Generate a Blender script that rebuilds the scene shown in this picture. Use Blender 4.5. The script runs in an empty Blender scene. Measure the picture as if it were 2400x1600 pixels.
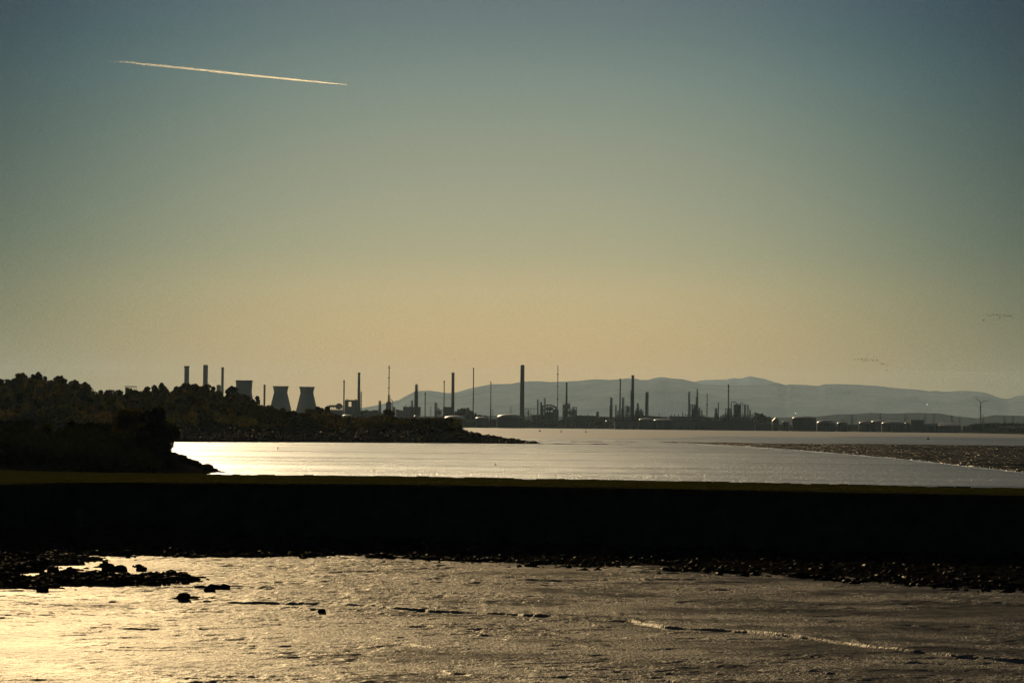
import bpy, math, random
import numpy as np
from mathutils import Matrix, Vector
R_ = math.radians
sc = bpy.context.scene
COL = sc.collection
random.seed(7)
rng = np.random.default_rng(11)

# ---------------------------------------------------------------- camera
F = 6667.0            # focal length in pixels of the 2400 px wide photograph (100 mm on a 36 mm sensor)
CAMZ = 10.0
PITCH, ROLL = math.degrees(math.atan(192 / F)), 0.6
ROT = (Matrix.Rotation(R_(90 + PITCH), 3, 'X') @ Matrix.Rotation(R_(ROLL), 3, 'Z'))
cam = bpy.data.cameras.new('camera')
cam.sensor_width = 36; cam.lens = 100; cam.clip_start = 1; cam.clip_end = 200000
camo = bpy.data.objects.new('camera', cam); COL.objects.link(camo)
camo.matrix_world = Matrix.Translation((0, 0, CAMZ)) @ ROT.to_4x4()
sc.camera = camo

def ray(px, py):
    return ROT @ Vector(((px - 1200) / F, (800 - py) / F, -1))
def P(px, py, Y):                      # point seen at a pixel of the photograph, Y metres away
    d = ray(px, py); return Vector((0, 0, CAMZ)) + d * (Y / d.y)
def G(px, py, z=0.0):                  # the same on the level z
    d = ray(px, py); return Vector((0, 0, CAMZ)) + d * ((z - CAMZ) / d.z)

# ---------------------------------------------------------------- sun, sky, exposure
SUN_AZ, SUN_EL = -9.8, 15.0           # degrees: left of the view axis, above the horizon
sun = bpy.data.lights.new('sun', 'SUN'); sun.energy = 3.0; sun.angle = R_(0.5); sun.color = (1, .76, .44)
suno = bpy.data.objects.new('sun', sun); COL.objects.link(suno)
sd = Vector((math.sin(R_(SUN_AZ)) * math.cos(R_(SUN_EL)), math.cos(R_(SUN_AZ)) * math.cos(R_(SUN_EL)), math.sin(R_(SUN_EL))))
suno.rotation_euler = sd.to_track_quat('Z', 'Y').to_euler()
suno.location = (0, 0, 100)

sc.render.engine = 'CYCLES'; sc.cycles.use_denoising = True; sc.cycles.denoising_prefilter = 'NONE'
sc.view_settings.view_transform = 'Standard'; sc.view_settings.look = 'None'
sc.view_settings.gamma = 1; sc.view_settings.exposure = 0; sc.view_settings.use_curve_mapping = False

w = bpy.data.worlds.new('World'); sc.world = w; w.use_nodes = True
nt = w.node_tree; nt.nodes.clear()
def N(nt, t, **k):
    n = nt.nodes.new(t)
    for a, b in k.items():
        if a == 'inp':
            for i, v in b.items(): n.inputs[i].default_value = v
        else: setattr(n, a, b)
    return n
out = N(nt, 'ShaderNodeOutputWorld'); bg = N(nt, 'ShaderNodeBackground'); bg.inputs[1].default_value = 0.1
sky = N(nt, 'ShaderNodeTexSky', sky_type='NISHITA', sun_disc=False, sun_elevation=R_(SUN_EL), sun_rotation=R_(SUN_AZ), altitude=0, air_density=1.0, dust_density=2.0, ozone_density=1.5)
tc = N(nt, 'ShaderNodeTexCoord'); sep = N(nt, 'ShaderNodeSeparateXYZ')
nt.links.new(tc.outputs['Generated'], sep.inputs[0])
def M(nt, op, a, b=None, c=None, clamp=False):
    n = N(nt, 'ShaderNodeMath', operation=op, use_clamp=clamp)
    for i, v in enumerate((a, b, c)):
        if v is None: continue
        if isinstance(v, (int, float)): n.inputs[i].default_value = v
        else: nt.links.new(v, n.inputs[i])
    return n.outputs[0]
# evening haze in the low sky: bands by elevation; lens vignette painted in by bearing (world directions)
ramp = N(nt, 'ShaderNodeValToRGB')
mr = M(nt, 'DIVIDE', sep.outputs[2], 0.2, clamp=True)
nt.links.new(mr, ramp.inputs[0])
def lin(c): return tuple(((v / 255) / 12.92 if v / 255 <= .04045 else ((v / 255 + .055) / 1.055) ** 2.4) for v in c) + (1,)
stops = [(0.0, (206, 166, 104)), (.02, (200, 167, 110)), (.034, (194, 169, 120)), (.046, (187, 170, 128)), (.06, (172, 167, 134)), (.075, (162, 162, 136)), (.09, (153, 156, 134)), (.105, (142, 150, 132)), (.12, (129, 142, 131)), (.135, (114, 131, 124)), (.152, (104, 119, 121)), (.2, (84, 102, 112))]
el = ramp.color_ramp.elements
while len(el) > 1: el.remove(el[-1])
for i, (z, c) in enumerate(stops):
    e = el[0] if i == 0 else el.new(z / .2)
    e.position = z / .2; k = float(np.interp(z, [.02, .045, .06, .09, .12, .15], [.84, .88, .87, .85, .80, .74]))
    kr, kg, kb_ = (float(np.interp(z, [.02, .04, .06, .09, .12, .15], v)) for v in ([1.24, 1.25, 1.14, 1.1, 1.09, 1.07], [1.12, 1.19, 1.11, 1.1, 1.13, 1.1], [.93, 1.07, 1.04, 1.09, 1.17, 1.22]))
    v = lin(c); e.color = (v[0] * k * kr, v[1] * k * kg, v[2] * k * kb_, 1)
az = M(nt, 'ARCTAN2', sep.outputs[0], sep.outputs[1])
q = M(nt, 'ADD', az, 0.005)
qq = M(nt, 'MULTIPLY', M(nt, 'MULTIPLY', q, q), M(nt, 'MULTIPLY_ADD', M(nt, 'MINIMUM', M(nt, 'ABSOLUTE', q), 1.0), 4.2, .25))
cmb = N(nt, 'ShaderNodeCombineXYZ')
for i, (g0, g1) in enumerate(((-38, -46), (-33, -20), (-36, 4))):
    gl = M(nt, 'MULTIPLY_ADD', M(nt, 'EXPONENT', M(nt, 'MULTIPLY', qq, M(nt, 'MULTIPLY_ADD', mr, float(g1), float(g0)))), 9.7, .3)
    nt.links.new(gl, cmb.inputs[i])
ml = N(nt, 'ShaderNodeVectorMath', operation='MULTIPLY')
nt.links.new(ramp.outputs[0], ml.inputs[0]); nt.links.new(cmb.outputs[0], ml.inputs[1])
up = N(nt, 'ShaderNodeMapRange', interpolation_type='SMOOTHSTEP', inp={1: 0.15, 2: 0.4})
nt.links.new(sep.outputs[2], up.inputs[0])
dim = N(nt, 'ShaderNodeVectorMath', operation='MULTIPLY'); dim.inputs[1].default_value = (.13, .14, .16)
nt.links.new(sky.outputs[0], dim.inputs[0])
mx = N(nt, 'ShaderNodeMix', data_type='RGBA')
nt.links.new(up.outputs[0], mx.inputs[0]); nt.links.new(ml.outputs[0], mx.inputs[6]); nt.links.new(dim.outputs[0], mx.inputs[7])
nt.links.new(mx.outputs[2], bg.inputs[0]); nt.links.new(bg.outputs[0], out.inputs[0])

# ---------------------------------------------------------------- materials
def mat(name, col, rough=.8, spec=.3, var=.25, scale=1.0, bump=0, bscale=4.0, metal=0, coord='Object', stretch=None, transl=None):
    m = bpy.data.materials.new(name); m.use_nodes = True; t = m.node_tree
    b = t.nodes['Principled BSDF']; b.inputs['Roughness'].default_value = rough
    b.inputs['Specular IOR Level'].default_value = spec; b.inputs['Metallic'].default_value = metal
    tcn = N(t, 'ShaderNodeTexCoord'); src = tcn.outputs[coord]
    if stretch:
        mp = N(t, 'ShaderNodeMapping'); mp.inputs['Scale'].default_value = stretch; t.links.new(src, mp.inputs[0]); src = mp.outputs[0]
    nz = N(t, 'ShaderNodeTexNoise', inp={'Scale': scale, 'Detail': 5.0, 'Roughness': .6}); t.links.new(src, nz.inputs['Vector'])
    r = N(t, 'ShaderNodeValToRGB'); t.links.new(nz.outputs[0], r.inputs[0])
    r.color_ramp.elements[0].position = .3; r.color_ramp.elements[1].position = .7
    r.color_ramp.elements[0].color = tuple(c * (1 - var) for c in col) + (1,)
    r.color_ramp.elements[1].color = tuple(min(1, c * (1 + var)) for c in col) + (1,)
    t.links.new(r.outputs[0], b.inputs['Base Color'])
    if bump:
        n2 = N(t, 'ShaderNodeTexNoise', inp={'Scale': bscale, 'Detail': 4.0, 'Roughness': .6}); t.links.new(src, n2.inputs['Vector'])
        bp = N(t, 'ShaderNodeBump', inp={'Strength': 1.0, 'Distance': bump}); t.links.new(n2.outputs[0], bp.inputs['Height'])
        t.links.new(bp.outputs[0], b.inputs['Normal'])
    if transl:
        tr = N(t, 'ShaderNodeBsdfTranslucent'); tr.inputs[0].default_value = tuple(transl) + (1,)
        mxs = N(t, 'ShaderNodeMixShader'); mxs.inputs[0].default_value = .45
        t.links.new(b.outputs[0], mxs.inputs[1]); t.links.new(tr.outputs[0], mxs.inputs[2])
        t.links.new(mxs.outputs[0], t.nodes['Material Output'].inputs[0])
    return m
CONC = mat('concrete', (.22, .22, .22), .9, .1, .12, .02)
CONC2 = mat('dark_concrete', (.07, .07, .075), .9, .1, .15, .03)
STEEL = mat('grey_steel', (.09, .095, .10), .6, .3, .3, .08)
DARK = mat('dark_steel', (.04, .04, .045), .6, .3, .3, .1)
RUST = mat('rusty_steel', (.10, .06, .04), .8, .2, .3, .2)
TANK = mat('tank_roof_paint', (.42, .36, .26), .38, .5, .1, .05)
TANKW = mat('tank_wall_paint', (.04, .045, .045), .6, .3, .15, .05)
HALL = mat('sheet_cladding', (.13, .14, .14), .6, .2, .15, .03, stretch=(4, 4, .3))
STONE = mat('harbour_stone', (.035, .033, .03), .95, .0, .4, .8, .05, 2)
COPE = mat('coping_stone', (.045, .04, .02), .9, .0, .4, .8, .03, 3)
GRASS = mat('bank_grass', (.042, .040, .009), .95, .0, .35, .9, .08, 6)
ROCK = mat('weed_covered_rock', (.016, .014, .009), .9, .0, .5, 1.5, .05, 5)
SOIL = mat('headland_soil', (.03, .03, .018), .95, .03, .4, .05, .4, .3)
HILL = mat('hazed_moorland', (.26, .30, .30), 1, 0, .35, .0012)  # distance haze painted into the moor colour as pale blue
HILL2 = mat('far_hazed_moorland', (.32, .36, .37), 1, 0, .2, .001)  # same painted haze, paler for the farther ridge
LANDM = mat('reclaimed_land', (.03, .032, .022), 1, .0, .4, .01)
BARK = mat('bark', (.03, .025, .02), .95, .05, .3, 2)
LEAF = [mat('foliage_olive', (.03, .033, .008), .8, .0, .4, .5, transl=(.06, .058, .006)),
        mat('foliage_dark', (.008, .010, .005), .8, .0, .4, .5, transl=(.007, .009, .002)),
        mat('foliage_autumn', (.035, .026, .007), .8, .0, .4, .5, transl=(.07, .045, .006)),
        mat('foliage_shore', (.03, .038, .015), .85, .0, .4, .5, transl=(.05, .055, .015))]
TUFT = mat('grass_blades', (.05, .048, .012), .9, 0, .4, .9, transl=(.05, .046, .008))
BIRD = mat('dark_feathers', (.09, .09, .08), .8, .1)

# ---------------------------------------------------------------- mesh building
class MB:
    def __init__(s): s.v = []; s.f = []
    def add(s, vs, fs):
        n = len(s.v); s.v += [tuple(v) for v in vs]; s.f += [tuple(i + n for i in f) for f in fs]; return s
    def box(s, x0, x1, y0, y1, z0, z1):
        return s.add([(x0, y0, z0), (x1, y0, z0), (x1, y1, z0), (x0, y1, z0), (x0, y0, z1), (x1, y0, z1), (x1, y1, z1), (x0, y1, z1)],
                     [(0, 3, 2, 1), (4, 5, 6, 7), (0, 1, 5, 4), (1, 2, 6, 5), (2, 3, 7, 6), (3, 0, 4, 7)])
    def lathe(s, prof, n=24, x=0, y=0, cap=True):
        vs = []; fs = []
        for r, z in prof:
            for k in range(n):
                a = 2 * math.pi * k / n; vs.append((x + r * math.cos(a), y + r * math.sin(a), z))
        for i in range(len(prof) - 1):
            for k in range(n):
                k2 = (k + 1) % n; fs.append((i * n + k, i * n + k2, (i + 1) * n + k2, (i + 1) * n + k))
        if cap:
            fs.append(tuple(range(n - 1, -1, -1))); fs.append(tuple((len(prof) - 1) * n + k for k in range(n)))
        return s.add(vs, fs)
    def cyl(s, x, y, z0, z1, r0, r1=None, n=14):
        return s.lathe([(r0, z0), (r0 if r1 is None else r1, z1)], n, x, y)
    def tube(s, pts, r, n=8):
        pts = [Vector(p) for p in pts]; vs = []; fs = []
        for i, p in enumerate(pts):
            d = (pts[min(i + 1, len(pts) - 1)] - pts[max(i - 1, 0)]).normalized()
            u = d.cross(Vector((0, 1, 0)) if abs(d.y) < .9 else Vector((1, 0, 0))).normalized(); v = d.cross(u)
            rr = r[i] if isinstance(r, (list, tuple)) else r
            for k in range(n):
                a = 2 * math.pi * k / n; vs.append(p + (u * math.cos(a) + v * math.sin(a)) * rr)
        for i in range(len(pts) - 1):
            for k in range(n):
                k2 = (k + 1) % n; fs.append((i * n + k, i * n + k2, (i + 1) * n + k2, (i + 1) * n + k))
        fs.append(tuple(range(n - 1, -1, -1))); fs.append(tuple((len(pts) - 1) * n + k for k in range(n)))
        return s.add(vs, fs)
    def dome(s, x, y, z0, R, h, n=32, m=8, sy=1):
        prof = [(R * math.sin(math.pi / 2 * (1 - i / m)) , z0 + h * (1 - math.cos(math.pi / 2 * i / m)) if False else z0 + h * math.sin(math.pi / 2 * i / m)) for i in range(m)] + [(R * .01, z0 + h)]
        return s.lathe(prof, n, x, y)
    def sphere(s, x, y, z, r, n=14):
        return s.lathe([(max(r * math.sin(math.pi * i / 8), .01), z - r * math.cos(math.pi * i / 8)) for i in range(9)], n, x, y)
    def mesh(s, name, m, smooth=False):
        me = bpy.data.meshes.new(name); me.from_pydata(s.v, [], s.f); me.materials.append(m)
        if smooth: me.shade_smooth()
        return me
def link(name, me, parent=None, loc=None):
    o = bpy.data.objects.new(name, me); COL.objects.link(o)
    if parent: o.parent = parent
    if loc is not None: o.location = loc
    return o
def tag(o, label=None, cat=None, group=None, kind=None):
    for k, v in (('label', label), ('category', cat), ('group', group), ('kind', kind)):
        if v: o[k] = v
    return o
LAND = 2.0
class Thing:
    """an Empty at the thing's base; px/py are photograph pixels, Y metres away"""
    def __init__(s, name, label, cat, px, Y, py=940, z0=LAND, group=None):
        p = P(px, py, Y); s.px = px; s.py = py; s.Y = Y; s.x0 = p.x; s.z0 = z0; s.s = Y / F
        s.o = link(name, None, loc=(p.x, Y, z0)); tag(s.o, label, cat, group)
    def z(s, py, px=None): return P(s.px if px is None else px, py, s.Y).z - s.z0
    def x(s, px, py=None): return P(px, s.py if py is None else py, s.Y).x - s.x0
    def part(s, name, mb, m, smooth=False, parent=None, label=None):
        o = link(name, mb.mesh(name, m, smooth), parent or s.o)
        if label: o['label'] = label
        return o
def one(name, mb, m, loc, label, cat, group=None, smooth=False, kind=None):
    return tag(link(name, mb.mesh(name, m, smooth), loc=loc), label, cat, group, kind)
def copy_tree(o, parent=None):
    c = o.copy(); COL.objects.link(c); c.parent = parent
    for ch in [x for x in o.children]: copy_tree(ch, c)
    return c

# ---------------------------------------------------------------- noise on grids (numpy)
def vnoise(X, Y, scale, seed):
    g = np.random.default_rng(seed).random((256, 256))
    x = X / scale + 1000; y = Y / scale + 1000
    xi = np.floor(x).astype(int); yi = np.floor(y).astype(int); fx = x - xi; fy = y - yi
    fx = fx * fx * fx * (fx * (fx * 6 - 15) + 10); fy = fy * fy * fy * (fy * (fy * 6 - 15) + 10)
    a = g[xi % 256, yi % 256]; b = g[(xi + 1) % 256, yi % 256]; c = g[xi % 256, (yi + 1) % 256]; d = g[(xi + 1) % 256, (yi + 1) % 256]
    return (a * (1 - fx) + b * fx) * (1 - fy) + (c * (1 - fx) + d * fx) * fy - .5
def fbm(X, Y, scale, seed, octv=4, gain=.5):
    r = 0; a = 1
    for i in range(octv): r = r + a * vnoise(X * math.cos(i) - Y * math.sin(i), X * math.sin(i) + Y * math.cos(i), scale / 2 ** i, seed + i); a *= gain
    return r
def grid_mesh(name, X, Y, Z, m, smooth=True, keep=None):
    ny, nx = X.shape
    me = bpy.data.meshes.new(name)
    co = np.stack([X, Y, Z], -1).reshape(-1, 3).astype(np.float32)
    idx = np.arange(nx * ny).reshape(ny, nx)
    q = np.stack([idx[:-1, :-1], idx[:-1, 1:], idx[1:, 1:], idx[1:, :-1]], -1).reshape(-1, 4)
    if keep is not None:
        kq = (keep[:-1, :-1] | keep[:-1, 1:] | keep[1:, 1:] | keep[1:, :-1]).reshape(-1); q = q[kq]
        used = np.unique(q); rem = np.full(nx * ny, -1); rem[used] = np.arange(len(used)); co = co[used]; q = rem[q]
    me.vertices.add(len(co)); me.vertices.foreach_set('co', co.reshape(-1))
    me.loops.add(q.size); me.loops.foreach_set('vertex_index', q.reshape(-1).astype(np.int32))
    me.polygons.add(len(q)); me.polygons.foreach_set('loop_start', np.arange(0, q.size, 4, dtype=np.int32))
    me.polygons.foreach_set('loop_total', np.full(len(q), 4, dtype=np.int32))
    me.update(calc_edges=True); me.validate(); me.materials.append(m)
    if smooth: me.shade_smooth()
    return me
def structure(name, me, loc=None):
    return tag(link(name, me, loc=loc), kind='structure')
def px_curve(pts, z):                  # ground curve as Y(X) from photograph pixels
    g = [G(a, b, z) for a, b in pts]; xs = np.array([p.x for p in g]); ys = np.array([p.y for p in g])
    o = np.argsort(xs); return lambda X: np.interp(X, xs[o], ys[o])

# ================================================================ the setting
#GROUND
gx, gy = np.meshgrid(np.linspace(-30000, 30000, 61), np.linspace(-1500, 67500, 61))
structure('ground', grid_mesh('ground', gx, gy, gx * 0 - 0.6, LANDM))

# ---- water of the firth
def wet(name, base, tint, wt, r0, r1, rscale, bumps, calm=None):
    """wet surface: dark diffuse under a glossy film; bumps = [(xy scale, distance, detail, roughness)]"""
    m = bpy.data.materials.new(name); m.use_nodes = True; t = m.node_tree; t.nodes.remove(t.nodes['Principled BSDF'])
    df = N(t, 'ShaderNodeBsdfDiffuse'); df.inputs[0].default_value = tuple(base) + (1,)
    gl = N(t, 'ShaderNodeBsdfAnisotropic', distribution='GGX'); gl.inputs[0].default_value = tuple(tint) + (1,)
    mxs = N(t, 'ShaderNodeMixShader')
    tcn = N(t, 'ShaderNodeTexCoord'); mp = N(t, 'ShaderNodeMapping'); mp.inputs['Scale'].default_value = rscale; t.links.new(tcn.outputs['Object'], mp.inputs[0])
    nz = N(t, 'ShaderNodeTexNoise', inp={'Scale': 1.0, 'Detail': 6.0, 'Roughness': .6}); t.links.new(mp.outputs[0], nz.inputs['Vector'])
    rr = N(t, 'ShaderNodeMapRange', inp={1: .35, 2: .65, 3: r0, 4: r1}); t.links.new(nz.outputs[0], rr.inputs[0]); t.links.new(rr.outputs[0], gl.inputs['Roughness'])
    wr = N(t, 'ShaderNodeMapRange', inp={1: .38, 2: .6, 3: wt[1], 4: wt[0]}); t.links.new(nz.outputs[0], wr.inputs[0]); t.links.new(wr.outputs[0], mxs.inputs[0])
    prev = None
    for sc_, dist, det, ro in bumps:
        mp2 = N(t, 'ShaderNodeMapping'); mp2.inputs['Scale'].default_value = sc_; t.links.new(tcn.outputs['Object'], mp2.inputs[0])
        n2 = N(t, 'ShaderNodeTexNoise', inp={'Scale': 1.0, 'Detail': det, 'Roughness': ro}); t.links.new(mp2.outputs[0], n2.inputs['Vector'])
        bp = N(t, 'ShaderNodeBump', inp={'Strength': 1.0, 'Distance': dist}); t.links.new(n2.outputs[0], bp.inputs['Height'])
        if calm:
            ms = N(t, 'ShaderNodeMapRange', inp={1: .38, 2: .58, 3: calm, 4: 1.15}); t.links.new(nz.outputs[0], ms.inputs[0]); t.links.new(ms.outputs[0], bp.inputs['Strength'])
        if prev: t.links.new(prev, bp.inputs['Normal'])
        prev = bp.outputs[0]
    t.links.new(prev, gl.inputs['Normal'])
    t.links.new(df.outputs[0], mxs.inputs[1]); t.links.new(gl.outputs[0], mxs.inputs[2]); t.links.new(mxs.outputs[0], t.nodes['Material Output'].inputs[0])
    return m
WATER = wet('tidal_water', (.02, .02, .016), (.95, .98, 1), (.41, .31), .26, .32, (.006, .025, 1), [((1.8, .09, 1), .27, 3.0, .7)])
gx, gy = np.meshgrid(np.linspace(-6000, 6000, 41), np.linspace(232, 6300, 41))
structure('water', grid_mesh('water', gx, gy, gx * 0, WATER))

fe = px_curve([(-400, 1022), (1050, 1026), (1300, 1030), (1500, 1026), (1700, 1022), (2100, 1022), (2800, 1030)], 0)
gx, gy = np.meshgrid(np.linspace(-1400, 1300, 500), np.geomspace(1700, 6100, 160))
Z = .02 + .10 * np.clip((gy - fe(gx)) / 120 + 2.2 * fbm(gx * .18, gy, 260, 95, 4), -1, 1) + .03 * fbm(gx * .3, gy, 60, 96, 3)
FLAT = mat('far_wet_sand', (.10, .085, .06), .55, .5, .3, .01, 1.2, .08, stretch=(.3, 1, 1))
structure('sand_flat', grid_mesh('sand_flat', gx, gy, Z, FLAT, keep=Z > -.03))

# ---- near mudflat: real relief
MUD = wet('wet_mud', (.025, .022, .017), (1, .93, .80), (.18, .085), .42, .54, (.10, .16, 1), [((1.7, 3.8, 1), .11, 3.0, .65), ((5.5, 6.0, 1), .14, 3.0, .6)], .4)
shore_edge = px_curve([(-300, 1330), (0, 1322), (200, 1306), (640, 1303), (800, 1306), (1000, 1313), (1200, 1322), (1400, 1332), (1600, 1340), (1800, 1352), (2000, 1365), (2400, 1385), (2700, 1400)], 0)
creek = px_curve([(-300, 1402), (0, 1404), (400, 1405), (530, 1411), (700, 1418), (870, 1423), (1000, 1433), (1100, 1437), (1250, 1445), (1400, 1452), (1480, 1457), (1560, 1470), (1700, 1480), (1900, 1500), (2100, 1525), (2250, 1540), (2400, 1553), (2800, 1600)], 0)
gx, gy = np.meshgrid(np.arange(-48, 48, .09), np.arange(84, 214, .11))
big = fbm(gx, gy, 9, 3, 2)
amp = .35 + .65 * np.clip(fbm(gx, gy, 14, 21, 3) * 2.2 + .5, 0, 1)
Z = .10 * big + amp * (.05 * fbm(gx * .8, gy * 1.6, 1.9, 5, 2, .5) + .07 * fbm(gx * .8, gy * 1.5, .8, 9, 1) + .05 * fbm(gx, gy * 1.3, .36, 13, 1))
for k_, (sx_, lv, hh) in enumerate(((2.6, .08, .045), (1.6, .12, .04), (4.5, .1, .05))):
    nn = fbm(gx * .6, gy, sx_, 170 + 7 * k_, 4, .6); Z += hh / (1 + np.exp(-np.clip((nn - lv) / .012, -30, 30))) * np.clip(fbm(gx, gy, 9, 190 + k_, 2) * 4 + .3, 0, 1)
rip = np.abs(fbm(gx * .45, gy, 2.6, 40, 3)); Z -= .04 * np.exp(-(rip / .03) ** 2) * np.clip(fbm(gx, gy, 11, 60, 2) * 3, 0, 1)
dc = gy - (creek(gx) + 1.1 * fbm(gx, gy * 0, 6, 77, 2) + .4 * fbm(gx, gy * 0, 1.3, 79, 2))     # beyond the runnel is positive
on = np.interp(gx, [-40, -18, -16.5, 60], [0.05, .1, .9, 1]) * np.clip(1.0 + 1.0 * fbm(gx, gy * .1, 2.6, 78, 4, .7), .6, 1.2)
Z += on * (.105 / (1 + np.exp(-np.clip(dc / .05, -30, 30)))) * np.exp(-np.clip(dc, 0, 99) / 14)
Z -= on * .06 * np.exp(-((dc + .8) / .8) ** 2)
structure('mudflat', grid_mesh('mudflat', gx, gy, Z, MUD))
gx2, gy2 = np.meshgrid(np.linspace(-400, 400, 60), np.linspace(-50, 240, 40))
structure('mud_bed', grid_mesh('mud', gx2, gy2, gx2 * 0 - .35, MUD))

# ---- weed covered rocky foreshore under the pier
wall_front = px_curve([(-400, 1141), (-200, 1138), (0, 1135), (150, 1129), (400, 1130), (800, 1133), (1000, 1135), (1200, 1138), (1600, 1145), (2400, 1160), (2900, 1168)], 5.0)
wall_back = px_curve([(-400, 1098), (0, 1102), (200, 1107), (530, 1112), (800, 1115), (1040, 1117), (1200, 1121), (1600, 1128), (2000, 1136), (2400, 1145), (2900, 1155)], 5.2)
gx, gy = np.meshgrid(np.arange(-52, 52, .14), np.arange(150, 236, .15))
xw = lambda px: G(px, 1300, .5).x
zw = np.interp(gx, [xw(-300), xw(0), xw(150), xw(300), xw(500), xw(800), xw(1200), xw(1600), xw(2400)], [1.7, 1.8, 1.95, 1.6, .8, .5, .4, .4, .35])
e0 = shore_edge(gx) + np.interp(gx, [-30, -18], [9, 2.6]) * fbm(gx, gy, 4.5, 31, 5, .65)
u = np.clip((gy - e0) / np.maximum(wall_front(gx) - e0, 3), -1, 1.2)
rock = fbm(gx, gy, 1.6, 33, 4, .6)
Z = np.where(u > 0, .05 + zw * np.clip(u, 0, 1.1) ** 1.2 + .28 * rock, -.25 + 0 * u + u * 1.0 + .3 * rock)
patch = -9 + 0 * gx
def add_patch(px0, px1, py, hw, h):
    global patch
    a = G(px0, py); c = G(px1, py); cx = (a.x + c.x) / 2; rx = (c.x - a.x) / 2
    d = ((gx - cx) / rx) ** 2 + ((gy - (a.y + c.y) / 2) / hw) ** 2 + 1.1 * fbm(gx, gy, 2.6, 51, 4, .6)
    patch = np.maximum(patch, h * (1 - d) + .12 * rock)
for a in [(-260, 60, 1350, 7.5, .35), (-150, 300, 1366, 5.2, .34), (40, 330, 1357, 3.5, .35), (230, 470, 1360, 3.6, .42), (-120, 130, 1330, 8, .3), (-60, 180, 1377, 1.8, .22), (30, 240, 1313, 4, .3), (60, 110, 1334, 1.2, .3),
          (215, 275, 1330, .9, .3), (305, 340, 1330, .6, .25), (150, 210, 1345, .9, .25), (404, 490, 1402, 1.3, .2), (468, 542, 1383, .9, .16), (728, 768, 1431, .7, .1), (-200, 120, 1362, 6, .5), (150, 420, 1368, 4, .4), (300, 465, 1356, 1.6, .3), (-100, 90, 1344, 6, .42), (-60, 60, 1318, 5, .4), (100, 190, 1322, 2, .3)]: add_patch(*a)
Z = np.maximum(Z, np.minimum(patch, .55))
structure('foreshore', grid_mesh('foreshore', gx, gy, Z, ROCK, keep=(Z > -.12) & (gy < wall_front(gx) + 2)))
def rubble(name, cells, n, smin, smax, seed, m=None, jit=.07):
    r = np.random.default_rng(seed); import bmesh
    bm = bmesh.new(); bmesh.ops.create_icosphere(bm, subdivisions=1, radius=1); bv = np.array([v.co[:] for v in bm.verts]); bf = np.array([[v.index for v in f.verts] for f in bm.faces]); bm.free()
    xs_, ys_, zs_ = cells; k = r.integers(len(xs_), size=n); c = np.stack([xs_[k] + r.uniform(-jit, jit, n), ys_[k] + r.uniform(-jit, jit, n), zs_[k]], 1)
    sz = smin + (smax - smin) * r.random(n) ** 3; V_ = bv[None] * (1 + .28 * r.normal(size=(n, len(bv), 1))) * np.stack([sz * r.uniform(.9, 1.8, n), sz * r.uniform(.8, 1.3, n), sz * r.uniform(.45, .85, n)], 1)[:, None]
    a = r.uniform(0, 6.28, n); ca, sa = np.cos(a)[:, None], np.sin(a)[:, None]; Vx = V_[..., 0] * ca - V_[..., 1] * sa; Vy = V_[..., 0] * sa + V_[..., 1] * ca
    co = (np.stack([Vx, Vy, V_[..., 2]], -1) + c[:, None]).reshape(-1, 3).astype(np.float32); f = (bf[None] + (np.arange(n) * len(bv))[:, None, None]).reshape(-1).astype(np.int32)
    me = bpy.data.meshes.new(name); me.vertices.add(len(co)); me.vertices.foreach_set('co', co.reshape(-1)); me.loops.add(len(f)); me.loops.foreach_set('vertex_index', f); nf = len(f) // 3
    me.polygons.add(nf); me.polygons.foreach_set('loop_start', np.arange(0, 3 * nf, 3, dtype=np.int32)); me.polygons.foreach_set('loop_total', np.full(nf, 3, dtype=np.int32)); me.update(calc_edges=True); me.materials.append(m or WETROCK)
    tag(link(name, me), kind='stuff')
WETROCK = wet('wet_weedy_rock', (.008, .007, .005), (1, .9, .75), (.012, .0), .2, .35, (3, 3, 1), [((8, 8, 8), .05, 3.0, .6)])
near = np.abs(u * np.maximum(wall_front(gx) - e0, 3)) < 4 + 0 * gx
kk = ((Z > -.05) & (Z < .9) & (gy < wall_front(gx) - .8)); kk &= (near | (patch > -.15) | (np.random.default_rng(4).random(gx.shape) < .25))
kk |= (patch > -.35) & (patch < 0) & (np.random.default_rng(5).random(gx.shape) < .12); kk |= (u < 0) & (u > -.12) & (np.random.default_rng(6).random(gx.shape) < .15)
rubble('weed_rubble', (gx[kk], gy[kk], np.maximum(Z[kk], 0)), 11000, .06, .32, 8)

# ---- mussel bank and bars in the firth (right)
BANK = wet('mussel_bank', (.013, .012, .011), (1, .92, .8), (.07, .02), .2, .34, (.03, .06, 1), [((.45, .06, 1), 1.6, 3.0, .7)])
gx, gy = np.meshgrid(np.linspace(-20, 460, 560), np.geomspace(330, 1800, 520))
bpx = 1200 + gx / gy * F; bpy_ = CAMZ * F / gy + 992 + .01047 * (bpx - 1200)
top = np.interp(bpx, [1540, 1700, 1900, 2100, 2400, 2900], [1035, 1037, 1040, 1041, 1045, 1052]); bot = np.interp(bpx, [1540, 1620, 1720, 1850, 2000, 2150, 2300, 2400, 2650, 2900], [1035, 1038.5, 1044, 1053, 1065, 1079, 1096, 1107, 1140, 1185])
ins = np.minimum((bot - bpy_) / 1.6, (bpy_ - top) / 1.2) + .9 * fbm(gx, gy * .3, 9, 91, 4)
Z = np.where(ins > 0, .14 + np.minimum(ins, 1) * .1 + .17 * fbm(gx, gy * .5, 2.6, 92, 3), -.1)
structure('mussel_bank', grid_mesh('mussel_bank', gx, gy, Z, BANK, keep=ins > -.05))
ee = [(1620, 1038.8), (1720, 1044), (1850, 1053), (2000, 1065), (2150, 1079), (2300, 1096), (2400, 1107), (2650, 1140)]
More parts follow.
